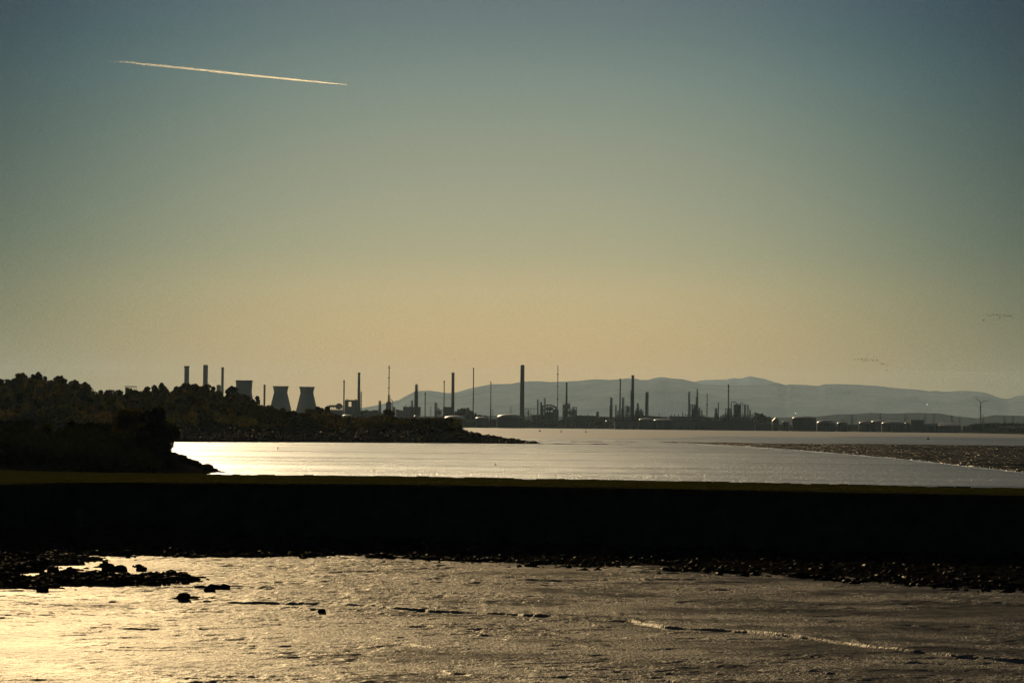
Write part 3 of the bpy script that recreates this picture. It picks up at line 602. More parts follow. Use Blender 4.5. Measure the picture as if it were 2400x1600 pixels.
def column(px, pyt, w, Y, label, plats=(), side=None, head=True, w2=None, step=None, group=None, seed=0):
    """distillation column: shell, domed head, ladder platforms, overhead pipe"""
    r_ = random.Random(int(px)); T = Thing('distillation_tower', label, 'distillation tower', px, Y, (pyt + 985) / 2, group=group); s = T.s; zt = T.z(pyt); r = w * s / 2 * .8
    prof = [(r * 1.15, -1), (r * 1.15, 3), (r, 5)]
    if w2: zs = T.z(step); r2 = w2 * s / 2; prof = [(r2, -1), (r2, zs - 3), (r, zs)]
    prof += [(r, zt - r * .6 - 1), (r * .8, zt - r * .3 - 1), (r * .3, zt - 1)]
    T.part('shell', MB().lathe(prof, 16), STEEL, True)
    n = max(2, int(zt / 9))
    for i in range(n):
        z = zt * (i + 1.0) / (n + .15); a0 = r_.uniform(0, 6.28); rr = (r2 if w2 and z < zs else r)
        m = MB(); k = 10; vs = []
        for j in range(k + 1):
            a = a0 + j / k * r_.uniform(2.6, 3.6)
            for q, dz in ((rr, 0), (rr + 1.4, 0), (rr + 1.4, .3), (rr, .3)): vs.append((q * math.cos(a), q * math.sin(a), z + dz))
        m.add(vs, [(4 * j + a, 4 * j + 4 + a, 4 * j + 4 + (a + 1) % 4, 4 * j + (a + 1) % 4) for j in range(k) for a in range(4)])
        for j in range(0, k + 1, 2): m.box(vs[4 * j + 1][0] - .1, vs[4 * j + 1][0] + .1, vs[4 * j + 1][1] - .1, vs[4 * j + 1][1] + .1, z + .3, z + 1.5)
        T.part('platform', m, DARK)
    sx = side if side else r_.choice((-1, 1))
    T.part('overhead_pipe', MB().tube([(0, -.3, zt - 1.2), (0, -.3, zt), (sx * (r + .9), -.3, zt - .3), (sx * (r + 1.0), -.3, zt - 3), (sx * (r + 1.0), -.3, 0)], .42, 8), DARK)
    T.part('davit', MB().tube([(-sx * r * .5, 0, zt - 1.5), (-sx * r * .5, 0, zt + 1.8), (-sx * (r + .6), 0, zt + 1.9)], .2, 5), DARK)
    return T
def unit(px0, px1, pyt, Y, label, base=1000, levels=3, bays=3, fill=.5, seed=1, name='process_unit', cat='process unit', top=None):
    """open steel frame carrying vessels, exchangers and pipes"""
    r_ = random.Random(seed); T = Thing(name, label, cat, (px0 + px1) / 2, Y, (pyt + 985) / 2)
    x0, x1, zt, dep = T.x(px0), T.x(px1), T.z(pyt), 12.0
    f = MB(); xs_ = [x0 + (x1 - x0) * i / bays for i in range(bays + 1)]
    for x in xs_:
        for y in (-dep / 2, dep / 2): f.box(x - .35, x + .35, y - .35, y + .35, -1, zt)
    T.part('frame', f, DARK)
    for l in range(1, levels + 1):
        z = zt * l / levels; d = MB(); d.box(x0 - .8, x1 + .8, -dep / 2 - .6, dep / 2 + .6, z - .7, z)
        for x in np.arange(x0, x1, 2.4): d.box(x - .06, x + .06, -dep / 2 - .55, -dep / 2 - .45, z, z + 1.2)
        d.box(x0 - .8, x1 + .8, -dep / 2 - .55, -dep / 2 - .45, z + 1.1, z + 1.22); T.part('deck', d, DARK)
        for b in range(bays):
            if r_.random() < fill:
                z0 = zt * (l - 1) / levels; xm = (xs_[b] + xs_[b + 1]) / 2; w = (xs_[b + 1] - xs_[b]) * .42; h = zt / levels
                if r_.random() < .5: T.part('vessel', MB().lathe([(w * .3, z0 + .2), (w * .9, z0 + h * .2), (w, z0 + h * .35), (w, z0 + h * .7), (w * .3, z0 + h * .9)], 12, xm, 0), STEEL, True)
                else: T.part('heat_exchanger', MB().tube([(xs_[b] + .2, 0, z0 + h * .45), (xs_[b] + .8, 0, z0 + h * .45), (xs_[b + 1] - .8, 0, z0 + h * .45), (xs_[b + 1] - .2, 0, z0 + h * .45)], [h * .15, h * .33, h * .33, h * .15], 10), STEEL, True)
    for i in range(3):
        a = r_.uniform(x0, x1); c = r_.uniform(x0, x1); T.part('pipe', MB().tube([(a, -dep / 2 - 1, 0), (a, -dep / 2 - 1, zt * r_.uniform(.5, .9)), (c, -dep / 2 - 1, zt * .8), (c, -dep / 2 - 1, zt * 1.0)], .5, 6), STEEL)
    return T
def solid(T, name, px0, px1, pyt, pyb=None, m=DARK, d=9, dy=0):
    z0 = T.z(pyb) if pyb else -1
    return T.part(name, MB().box(T.x(px0), T.x(px1), dy - d, dy + d, z0, T.z(pyt)), m)
def tank(px0, px1, pyt, pyw, Y, label, roof=TANK, wall=TANKW, dome=True):
    T = Thing('storage_tank', label, 'storage tank', (px0 + px1) / 2, Y, pyw, group='domed storage tanks along the far shore'); Rr = (px1 - px0) / 2 * T.s; zw, zt = T.z(pyw), T.z(pyt)
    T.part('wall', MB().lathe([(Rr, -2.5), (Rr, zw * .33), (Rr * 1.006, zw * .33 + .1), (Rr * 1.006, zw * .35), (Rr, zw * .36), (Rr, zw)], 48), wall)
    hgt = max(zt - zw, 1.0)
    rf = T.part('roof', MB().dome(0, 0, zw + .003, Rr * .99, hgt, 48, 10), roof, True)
    m = MB(); m.lathe([(Rr * .995, zw + 1.1), (Rr * 1.0, zw + 1.2)], 48, cap=False)
    for k in range(0, 48, 3): a = 2 * math.pi * k / 48; m.box(Rr * math.cos(a) - .05, Rr * math.cos(a) + .05, Rr * math.sin(a) - .05, Rr * math.sin(a) + .05, zw - .1, zw + 1.2)
    T.part('railing', m, DARK, parent=rf)
    st = MB(); n = 16
    for k in range(n):
        a = -2.4 + k * .05; z = zw * k / n; st.box((Rr + .5) * math.cos(a) - .5, (Rr + .5) * math.cos(a) + .5, (Rr + .5) * math.sin(a) - .4, (Rr + .5) * math.sin(a) + .4, z, z + .3)
    T.part('stair', st, DARK)
    T.part('vent', MB().cyl(0, 0, zt - .2, zt + .9, .6), DARK, parent=rf)
    return T
def hall(px0, px1, pyt, Y, label, m=HALL, roof='flat', pye=None, name='industrial_hall', depth=22, stubs=()):
    T = Thing(name, label, 'building', (px0 + px1) / 2, Y, 985); x0, x1, zt = T.x(px0), T.x(px1), T.z(pyt); ze = T.z(pye) if pye else zt - 1.2
    T.part('wall', MB().box(x0, x1, -depth / 2, depth / 2, -2.5, ze), m)
    if roof == 'flat': T.part('roof', MB().box(x0 - .5, x1 + .5, -depth / 2 - .5, depth / 2 + .5, ze + .003, zt), DARK)
    elif roof == 'gable':
        xm = (x0 + x1) / 2; T.part('roof', MB().add([(x0 - .5, -depth / 2 - .5, ze), (x1 + .5, -depth / 2 - .5, ze), (xm, -depth / 2 - .5, zt), (x0 - .5, depth / 2 + .5, ze), (x1 + .5, depth / 2 + .5, ze), (xm, depth / 2 + .5, zt)], [(0, 1, 2), (5, 4, 3), (0, 2, 5, 3), (1, 4, 5, 2), (0, 3, 4, 1)]), DARK)
    elif roof == 'shed':
        T.part('roof', MB().add([(x0 - .5, -depth / 2 - .5, ze), (x1 + .5, -depth / 2 - .5, ze), (x1 + .5, depth / 2 + .5, ze), (x0 - .5, depth / 2 + .5, ze), (x0 - .5, -depth / 2 - .5, zt), (x1 + .5, -depth / 2 - .5, ze + .4), (x1 + .5, depth / 2 + .5, ze + .4), (x0 - .5, depth / 2 + .5, zt)], [(0, 3, 2, 1), (4, 5, 6, 7), (0, 1, 5, 4), (1, 2, 6, 5), (2, 3, 7, 6), (3, 0, 4, 7)]), DARK)
    n = max(1, int((x1 - x0) / 14))
    for k in range(min(n, 6)):
        xa = x0 + (x1 - x0) * (k + .5) / n; T.part('door', MB().box(xa - 1.8, xa + 1.8, -depth / 2 - .05, -depth / 2, -.5, 4.2), DARK)
    for a, b in stubs: T.part('roof_vent', MB().cyl(T.x(a), 0, ze, T.z(b), .9, .8, 10), DARK)
    return T
def cooling(pxc, wt, ww, wb, pyt, pyw, Y, label):
    T = Thing('cooling_tower', label, 'cooling tower', pxc, Y, 940, group='power station cooling towers'); s = T.s; zt, zw = T.z(pyt), T.z(pyw)
    rt, rw, rb = wt * s / 2, ww * s / 2, wb * s / 2
    prof = []
    for i in range(25):
        z = 5 + (zw - 5) * i / 24; k = (zw - z) / (zw - 5); prof.append((rw + (rb - rw) * k ** 1.0, z))
    for i in range(1, 11):
        k = i / 10; prof.append((rw + (rt - rw) * k ** 1.15, zw + (zt - zw) * k))
    inner = [(r - .9, z) for r, z in reversed(prof)]
    T.part('shell', MB().lathe(prof + inner, 64, cap=False), CONC, True)
    T.part('rim', MB().lathe([(rt - 1, zt - 1.2), (rt + .5, zt - 1.2), (rt + .5, zt + .4), (rt - 1, zt + .4)], 64, cap=False), DARK)
    m = MB()
    for k in range(36):
        a = 2 * math.pi * k / 36; m.tube([((rb + 1) * math.cos(a), (rb + 1) * math.sin(a), -1), (rb * math.cos(a + .08), rb * math.sin(a + .08), 5.5)], .4, 5)
    T.part('leg_ring', m, CONC)
def pylon(px, pyt, Y, label, w=5, arms=(0.72, .84, .95), group='lattice pylons behind the refinery'):
    T = Thing('pylon', label, 'pylon', px, Y, 960, group=group); h = T.z(pyt); b = w / 2; m = MB()
    def at(k): return b * (1 - k) + .35 * k
    for sx, sy in ((1, 1), (1, -1), (-1, 1), (-1, -1)): m.tube([(sx * b, sy * b, -1), (sx * .35, sy * .35, h)], .22, 4)
    for i in range(9):
        k0, k1 = i / 9, (i + 1) / 9
        for sx in (-1, 1): m.tube([(sx * at(k0), -at(k0), h * k0), (-sx * at(k1), -at(k1), h * k1)], .13, 4)
    T.part('lattice', m, DARK)
    for k in arms: T.part('crossarm', MB().tube([(-w * .9, 0, h * k), (0, 0, h * k + .6), (w * .9, 0, h * k)], .22, 4), DARK)

PS = 7000
chimney(437, 857.5, 11.3, 12, PS, 'thick straight chimney, leftmost of the power station', 'rim')
chimney(481, 854.8, 11.2, 12, PS + 30, 'thick chimney with a narrowed cap, middle of the power station three', 'neck')
chimney(521, 860.5, 6, 6.6, PS + 60, 'slender chimney, third from left at the power station', 'rim')
T = Thing('boiler_vent', 'short square vent block beside the slender power station chimney', 'vent', 512, PS, 940); solid(T, 'casing', 508, 516.5, 903, m=CONC); T.part('cowl', MB().box(T.x(509.5), T.x(515), -6, 6, T.z(903), T.z(901.6)), DARK)
cooling(571.6, 39.5, 36.0, 63, 891.5, 919, 5900, 'largest cooling tower, partly hidden by the wood on the left')
cooling(657.5, 37.0, 31.2, 65, 905, 919.5, PS, 'middle cooling tower with waisted shell, second from left')
cooling(719, 36.0, 30.3, 63, 906.5, 920.5, PS + 60, 'rightmost waisted cooling tower beside the refinery')
T = chimney(619.6, 901, 4.4, 4.8, PS, 'short ragged chimney with platforms between the two left cooling towers', 'rim', CONC2, rings=(909, 916, 923, 930, 938))

Y0 = 6500
# furnace house group
T = Thing('pipe_terminal', 'low curved-roof shed on stilts left of the refinery furnace', 'building', 787, Y0, 955)
T.part('roof', MB().add([], []).tube([(T.x(794.5), -9, T.z(952)), (T.x(794.5), 9, T.z(952))], 7.2, 20), DARK, True); solid(T, 'deck', 771, 803, 949, 954)
for a in (772.5, 777, 782, 787, 793, 802): solid(T, 'stilt', a, a + 1.2, 954.003, d=1)
solid(T, 'base', 771, 803, 960, d=12, m=STEEL)
mast(805.8, 890.5, 2.6, 3.4, Y0, 'thin stack left of the furnace with the square opening')
T = Thing('furnace', 'refinery furnace block with a square see-through opening beneath a duct', 'furnace', 824, Y0, 950)
solid(T, 'tower', 808.5, 816.5, 937.5); solid(T, 'duct', 816.503, 838, 937, 941.2, d=7); solid(T, 'casing', 816.503, 824, 952.5); solid(T, 'tower', 824.003, 838, 941.203, d=8)
solid(T, 'vent', 812, 815, 935, 937.503, d=2); solid(T, 'vent', 832, 835.5, 935.2, 937.003, d=2)
chimney(841, 872.7, 5.6, 8.5, Y0 + 30, 'thick tapering chimney of the furnace, with brackets low on its right', 'rim', CONC2, rings=(914.5, 957))
column(846.6, 918, 2.4, Y0 + 24, 'narrow column strapped to the right side of the furnace chimney')
column(890.5, 938.5, 6.4, Y0, 'stubby bristling column left of the flare stack with vessels', seed=2)
mast(911.3, 856, 1.6, 4.5, Y0, 'tallest thin flare stack on the left, with three small platforms', rings=(862.5, 886, 909.5))
column(911.0, 925, 5.4, Y0 + 25, 'column clasping the foot of the tall left flare stack', w2=13, step=940, side=1)
T = Thing('swan_neck_pipe', 'curved overhead pipe arching right of the tall left flare stack', 'pipe', 919, Y0, 945)
T.part('pipe', MB().tube([(T.x(914), 0, T.z(935)), (T.x(916.5), 0, T.z(936)), (T.x(919.5), 0, T.z(939)), (T.x(920.5), 0, T.z(944)), (T.x(920.5), 0, 0)], .8, 8), DARK); T.part('support', MB().box(T.x(919.5), T.x(921.5), 1, 2, -1, T.z(952)), DARK)
column(923, 953, 6.5, Y0 + 10, 'short fat vessel at the end of the curved pipe', side=1)
hall(928.5, 945, 959, Y0 + 60, 'pale low hall with a sloping roof left of the pale cladded hall', HALL, 'shed', pye=962.5)
hall(944.8, 985.5, 953.2, Y0 + 40, 'pale cladded hall at the foot of the pointed column', HALL, 'flat', stubs=((951, 948.5), (960.5, 950)))
column(966, 937.5, 4.0, Y0, 'small column on the pale hall just left of the pointed column')
T = column(975.3, 900, 7.4, Y0, 'broad bristling column with a pointed top above the pale hall', w2=8.6, step=915)
T.part('spire', MB().lathe([(T.s * 1.5, T.z(906)), (T.s * 1.2, T.z(903)), (T.s * .3, T.z(898.8))], 8), DARK)
mast(996.2, 918.5, 1.9, 2.2, Y0 + 10, 'short thin stack right of the pointed column', name='vent_stack', cat='vent stack')
column(1019.8, 943, 4.2, Y0, 'small gnarled column between the short thin stack and the grey furnace hall')
mast(1023.6, 944.5, 1.2, 1.4, Y0 + 5, 'thin vent with a bulb beside the small gnarled column', name='vent_stack', cat='vent stack')
unit(1021, 1039, 959.5, Y0 + 20, 'low cluttered unit left of the slim and thick chimney pair', seed=4, fill=.9)
mast(1040.6, 891.7, 1.7, 3.6, Y0, 'slim stack with a tiny ring near its tip, left of the thick flat-topped chimney', rings=(894.5,))
hall(1038.5, 1057.5, 953.2, Y0 + 40, 'grey furnace hall joining the slim stack and the thick chimney', CONC2, 'flat')
chimney(1061.4, 873.2, 6.6, 8.4, Y0, 'thick flat-topped chimney with a short aerial', 'rim', CONC2, aerial=869)
mast(1109.2, 861.5, 2.0, 3.0, Y0, 'very tall thin stack standing alone between hill and tree', rings=())
mast(1150, 893.2, 1.5, 4.8, Y0, 'tapering thin stack standing alone left of the largest chimney', rings=())
chimney(1224, 855.2, 9.2, 11.2, Y0, 'largest and thickest chimney, in the middle of the picture', 'flues', CONC2, rings=(945,))
unit(1230, 1259, 957, Y0, 'pipe rack on legs right of the largest chimney', levels=2, bays=4, fill=.2, seed=8, name='pipe_rack', cat='pipe rack')
hall(1246, 1306, 972, Y0 + 30, 'low plant building under the arched unit', CONC2)
column(1259.8, 936.3, 3.2, Y0 - 10, 'square-headed thin column left of the arched unit', side=1)
column(1268.5, 941.5, 5.0, Y0 - 10, 'ragged column adjoining the arched unit')
column(1277, 932.7, 3.6, Y0 - 10, 'pointed column rising from the arched unit')
T = Thing('catalytic_cracker', 'arched refinery unit with round see-through gaps', 'process unit', 1288, Y0, 960)
T.part('overhead_duct', MB().tube([(T.x(1270), 0, T.z(951)), (T.x(1280), 0, T.z(950)), (T.x(1288), 0, T.z(948.5)), (T.x(1297), 0, T.z(950.5)), (T.x(1302), 0, T.z(953.5)), (T.x(1304), 0, T.z(960))], 1.7, 10), DARK, True)
for a, b in ((1270, 1273.5), (1275.5, 1278.5), (1281.5, 1284), (1287, 1290.5), (1301, 1304.5)): solid(T, 'leg', a, b, 952, d=1.5)
solid(T, 'deck', 1270, 1304.5, 959, 961.5, d=5); solid(T, 'vessel', 1277.5, 1297, 965, d=4); solid(T, 'beam', 1277, 1300, 954, 955.5, d=2)
T.part('reactor', MB().sphere(T.x(1283), 2, T.z(957.5), 4.2), STEEL, True); T.part('reactor', MB().sphere(T.x(1292.5), 2, T.z(956.5), 4.0), STEEL, True)
hall(1295.5, 1309, 960.5, Y0 - 5, 'dark box house at the foot of the tall hairline stack', CONC2)
mast(1306.8, 856, 1.2, 2.0, Y0 - 12, 'tall hairline stack right of the largest chimney', rings=(877.5, 906, 935))
chimney(1327.8, 896, 3.6, 7.0, Y0, 'stack with a stepped neck rising from the cluttered reactor block', 'rim', DARK, rings=(931,))
unit(1319, 1336, 944.5, Y0, 'cluttered reactor block under the stepped stack', levels=4, bays=3, fill=1, seed=12)
unit(1334, 1351, 960, Y0 + 6, 'lower shoulder of the reactor block with an open railing frame above', levels=3, bays=3, fill=.9, seed=13)
unit(1341, 1351.5, 953.3, Y0 + 14, 'light open frame at the right end of the reactor block', levels=4, bays=2, fill=.1, seed=15)
hall(1352, 1386, 973.5, Y0 + 10, 'long low plant building between the reactor block and the small square tower', CONC2, stubs=((1360, 971), (1378, 970)))
T = Thing('tower_block', 'small dark square tower standing alone with a curved top', 'tower', 1400.3, Y0, 980); solid(T, 'shaft', 1397, 1403.6, 965, d=5); T.part('head', MB().tube([(0.3, -5, T.z(966)), (.3, 5, T.z(966))], 2.6, 12), DARK)
# centre right
Y1 = 6400
column(1432, 931, 5.6, Y1, 'thick knob-headed column, leftmost of the centre-right cluster', w2=6.8, step=950)
column(1442.8, 949.5, 3.2, Y1 + 8, 'short thin column right of the knob-headed column')
mast(1453.2, 886.8, 2.6, 5.2, Y1, 'thin stack left of the thick tapered centre-right chimney', rings=(), wbpy=935)
column(1459.7, 931, 5.2, Y1 - 8, 'bristling column between the thin stack and the tapered chimney', w2=7.5, step=955)
unit(1465, 1476, 952, Y1, 'spindly open unit left of the tapered chimney', levels=4, bays=2, fill=.5, seed=21)
chimney(1482.8, 879, 6.0, 9.8, Y1, 'thick tapered chimney with a side pipe, right of centre', 'rim', DARK)
mast(1478.1, 912, 1.3, 1.6, Y1 - 9, 'pipe clinging to the left side of the tapered chimney', tip=False, name='vent_stack', cat='vent stack')
column(1494.3, 944.5, 4.6, Y1, 'stepped short column right of the tapered chimney', w2=7, step=955)
unit(1488.5, 1507.5, 961, Y1 + 12, 'blocky unit between the stepped column and the bristly broad column', levels=3, bays=4, fill=1, seed=22)
column(1515.5, 917.5, 8.6, Y1, 'broad bristly column, tallest column of the centre-right cluster', side=1)
unit(1426, 1446, 978, Y1 - 20, 'low unit at the foot of the knob-headed column', levels=2, bays=4, fill=.9, seed=23)
unit(1446, 1490, 972, Y1 + 20, 'wide low unit at the foot of the tapered chimney', levels=2, bays=8, fill=1, seed=24)
hall(1487, 1563, 972, Y1 + 30, 'long low sheds with a roof sloping down right of the bristly column', HALL, 'shed', pye=977)
mast(1544.7, 967, 1.0, 1.4, Y1, 'water-tower-shaped floodlight mast above the sloping shed roof', tip=True, name='floodlight_mast', cat='mast')
hall(1568, 1640, 975.5, Y1 - 20, 'long grey hall with roof stubs left of the platformed columns', HALL, 'flat', stubs=((1573, 971), (1581, 971), (1600, 965), (1606, 969), (1590, 970)))
column(1614.5, 917.5, 4.4, Y1, 'tall column with a ladder of platforms, left of the twin-stage column', side=1)
column(1633.5, 911.5, 3.0, Y1, 'twin-stage column with a thin upper part and platforms', w2=5.6, step=928, side=1)
unit(1618, 1631, 947.5, Y1 + 4, 'light frame strung between two tall columns', levels=4, bays=3, fill=.3, seed=31)
unit(1623, 1640, 957, Y1 + 16, 'dark clutter at the foot of the twin-stage column', levels=3, bays=3, fill=1, seed=32)
column(1644.2, 961, 2.6, Y1, 'small column right of the twin-stage column')
mast(1657, 921.5, 1.5, 3.8, Y1, 'thin stack with a mid-height ring, right of the twin-stage column', rings=(949,), wbpy=948)
hall(1638, 1672, 978, Y1 + 10, 'low dark building at the foot of the thin ringed stack', CONC2, stubs=((1648, 974), (1662, 974)))
T = column(1678.5, 956, 5.8, Y1, 'bulging vessel beside the short dark stack', w2=8.5, step=968)
mast(1683.3, 940.5, 2.2, 3.2, Y1 - 6, 'short dark stack attached to the bulging vessel', tip=False, name='vent_stack', cat='vent stack')
column(1695.2, 971, 3.6, Y1, 'stub column left of the tall stack by the pipe loop')
unit(1688, 1706, 974, Y1 + 6, 'low clutter left of the tall stack by the pipe loop', levels=2, bays=4, fill=.8, seed=41)
mast(1707, 900.5, 2.6, 3.4, Y1, 'tall stack immediately left of the big pipe loop', tip=True)
unit(1700, 1713, 957, Y1 + 10, 'thin scaffold around the foot of the stack by the pipe loop', levels=4, bays=3, fill=.35, seed=42)
T = Thing('pipe_loop', 'big inverted-U pipe loop on the coker block', 'pipe', 1720, Y1, 960)
T.part('pipe', MB().tube([(T.x(1714), 0, 0), (T.x(1714), 0, T.z(946)), (T.x(1714.8), 0, T.z(943)), (T.x(1717), 0, T.z(942)), (T.x(1723), 0, T.z(942)), (T.x(1725.5), 0, T.z(943.3)), (T.x(1726.2), 0, T.z(948))], .95, 10), DARK, True); T.part('support', MB().box(T.x(1712.5), T.x(1716), 1, 4, -1, T.z(965)), DARK)
unit(1720, 1736.5, 947, Y1, 'solid dark coker block between the pipe loops', levels=4, bays=3, fill=1, seed=43)
T = Thing('coker_drum', 'pair of fat dark drums inside the coker block', 'drum', 1728, Y1 + 2, 960)
for a in (1724.5, 1731.5): T.part('drum', MB().lathe([(3, -1), (3.3, 10), (3.3, T.z(951)), (1.5, T.z(948.2))], 14, T.x(a), 0), STEEL, True)
solid(T, 'frame', 1720.5, 1736, 962, d=4)
T = Thing('pipe_loop', 'small round pipe loop right of the coker block', 'pipe', 1738, Y1, 960)
T.part('pipe', MB().tube([(T.x(1735), 0, T.z(955)), (T.x(1735), 0, T.z(946)), (T.x(1736), 0, T.z(943.8)), (T.x(1738), 0, T.z(943.2)), (T.x(1740), 0, T.z(943.8)), (T.x(1741), 0, T.z(946)), (T.x(1741), 0, 0)], .6, 8), DARK, True); T.part('support', MB().box(T.x(1740), T.x(1742), 1, 3, -1, T.z(970)), DARK)
column(1745.7, 947.3, 5.0, Y1, 'fat column right of the small pipe loop')
column(1752.6, 949, 3.0, Y1, 'thinner column right of the fat column by the loop')
column(1758.6, 960.3, 3.0, Y1, 'shorter column, second after the fat column by the loop')
column(1763.6, 970, 2.6, Y1, 'lowest stub column in the stepped-down row')
column(1770, 965.3, 2.4, Y1, 'last thin column at the right end of the refinery')
unit(1709, 1757, 972, Y1 - 10, 'wide dark pipe deck under the coker block', levels=2, bays=9, fill=1, seed=44)
for q, py, w_, lab in ((1449, 962, 2.6, 'low column just left of the thin stack in the centre-right cluster'), (1469.5, 949, 2.2, 'skinny bristling column in the spindly unit left of the tapered chimney'), (1473.5, 952, 1.8, 'skinnier right-hand column in the spindly unit left of the tapered chimney'), (1503, 958, 4.2, 'stub vessel left of the broad bristly column'), (1626, 957, 4.5, 'dark fat vessel between the two tall platformed columns'),
                       (1640.5, 955, 2.0, 'thin column leaning close to the right of the twin-stage column'), (1652, 974, 3, 'stub vessel at the left foot of the ringed thin stack'), (1700, 969, 3, 'stub column between the left stub column and the tall stack by the pipe loop'), (1729, 946.5, 3, 'narrow column crowning the coker block'), (1711, 958, 2.2, 'thin column between the tall stack and the big pipe loop'),
                       (1239, 962, 3, 'short vessel on the pipe rack right of the largest chimney'), (1341, 957, 3, 'round-headed vessel on the shoulder of the reactor block'), (1323, 948, 2.6, 'narrow column on the left of the reactor block'), (1027, 955, 2.4, 'short column on the cluttered unit left of the slim stack')):
    column(q, py, w_, Y1 - 14, lab)
unit(1500, 1530, 978, Y1 - 24, 'low open unit at the foot of the broad bristly column', levels=2, bays=6, fill=1, seed=61)
unit(1606, 1650, 972, Y1 - 28, 'wide low unit in front of the two tall platformed columns', levels=2, bays=8, fill=1, seed=62)
unit(1668, 1700, 980, Y1 - 26, 'low unit in front of the bulging vessel', levels=2, bays=6, fill=1, seed=63)
# band of low blocks along the shore
Y2 = 5950
hall(1440, 1494, 985, Y2, 'long grey shore building below the tapered chimney', HALL)
hall(1566, 1640, 984.5, Y2, 'grey shore building with pale panels right of the small tanks', HALL)
hall(1641, 1705, 987, Y2 - 20, 'dark shore building right of the pale-panelled building', CONC2)
hall(1705.5, 1768, 987.5, Y2 - 10, 'dark shore building ending level with the last refinery column', CONC2)
hall(1769, 1808, 992, Y2, 'low jetty shed between the shore buildings and the gabled house', CONC2)
hall(1810, 1824.5, 978.5, Y2, 'gabled house-shaped building left of the big dome-roofed tank', CONC2, 'gable', pye=986)
tank(1497, 1533, 979.6, 983.5, Y2 + 10, 'small dull tank left of the bright-topped small tank')
tank(1531.5, 1577, 980.5, 985.5, Y2 - 10, 'small tank with a bright roof in front of the sloping sheds')
tank(1833, 1849, 986.5, 989.5, Y2, 'tiny domed tank between the gabled building and the big tank')
tank(1856.5, 1913, 974.8, 980, Y2 - 50, 'tallest dark tank with a pale domed roof on the right shore')
tank(1914, 1957, 983.6, 992, Y2 - 30, 'squat pale dome right of the tallest dark tank')
tank(1962, 1986, 988, 992.5, Y2 - 20, 'small tan dome, second right of the tallest dark tank')
tank(2013, 2044, 986.5, 992.2, Y2 - 30, 'bright small dome left of the dark floating roofs')
tank(2042, 2092, 983.3, 989, Y2 + 10, 'dark wide dome behind the pale domes')
tank(2066, 2120, 986.2, 992.3, Y2 - 70, 'wide pale dome in front of the dark wide dome')
tank(2120, 2142, 988.5, 992.5, Y2 - 40, 'narrow low dome left of the dark box building')
hall(2133.5, 2163.5, 983.5, Y2 - 60, 'dark box building among the right-hand domes', CONC2)
tank(2162.5, 2203, 989.8, 996.5, Y2 - 90, 'bright-edged dome right of the dark box building')
tank(2196, 2251, 993.3, 998.5, Y2 - 110, 'low wide dome, rightmost of the tank row')
tank(2190, 2245, 990, 996, Y2 + 60, 'dark low roof behind the rightmost dome')
tank(1040, 1092, 973.4, 981, Y2 + 30, 'bright golden dome above the headland tip, below the thick flat-topped chimney')
tank(1114, 1146, 976.3, 980.6, Y2 + 40, 'small pale dome between the two lone thin stacks')
tank(1164, 1225, 969.6, 978.8, Y2 + 20, 'wide gleaming dome at the foot of the largest chimney')
tank(969, 981, 973, 977, Y2, 'small bright dome among trees below the pointed column')
tank(983, 993, 974.5, 978, Y2, 'small bright dome right of its twin below the pointed column')
tank(802, 826, 971.3, 974, Y2 + 40, 'low bright dome below the furnace with the square opening')
hall(2352, 2420, 991.5, Y2 - 300, 'low jetty building with a row of posts at the right edge', CONC2, stubs=((2360, 988), (2370, 988.5), (2385, 988)))
# wind turbine
T = Thing('wind_turbine', 'three-bladed wind turbine in front of the hills at far right', 'wind turbine', 2298.5, 8200, 950)
zh = T.z(943); T.part('tower', MB().lathe([(2.3, -1), (1.9, zh * .5), (1.3, zh - 1)], 16), CONC, True); T.part('nacelle', MB().box(-1.6, 1.6, -3.5, 4, zh - 1.5, zh + 1.7), CONC); hb = T.part('hub', MB().sphere(0, -4.3, zh, 1.6), CONC, True)
hx = 0
for a in (136, 16, 257):
    a = R_(a); L = 27; d = Vector((math.cos(a), 0, math.sin(a))); n_ = Vector((-math.sin(a), 0, math.cos(a))); c0 = Vector((0, -4.3, zh)); vs = []
    for k, wd in ((0, .9), (.06, 1.2), (.2, 1.9), (.6, 1.2), (1, .3)):
        for sgn, yy in ((-.35, -.25), (.65, 0), (-.35, .25)): vs.append(c0 + d * L * k + n_ * wd * sgn + Vector((0, yy, 0)))
    fs = [(3 * i + j, 3 * i + 3 + j, 3 * i + 3 + (j + 1) % 3, 3 * i + (j + 1) % 3) for i in range(4) for j in range(3)] + [(0, 1, 2), (14, 13, 12)]
    T.part('blade', MB().add(vs, fs), CONC, parent=hb)
for px, py, lab in ((1009.5, 952, 'pylon right of the short thin stack'), (1154.5, 959, 'pylon just right of the tapering thin stack'), (1197.5, 952, 'pylon left of the largest chimney'), (1997, 970, 'pylon right of the squat pale dome'), (2064, 967, 'pylon behind the dark wide dome'), (2122, 971, 'pylon left of the dark box building'), (2168.5, 970, 'pylon above the bright-edged dome'), (2189, 968, 'taller pylon between the bright-edged dome and the low wide dome'),
                    (2231, 972, 'pylon above the rightmost dome'), (2250, 976, 'pylon right of the rightmost dome'), (2304, 972, 'pylon in front of the wind turbine tower'), (2355, 977, 'thick pylon right of the wind turbine'), (2375, 975, 'pylon nearest the right picture edge')):
    pylon(px, py, 6900, lab)
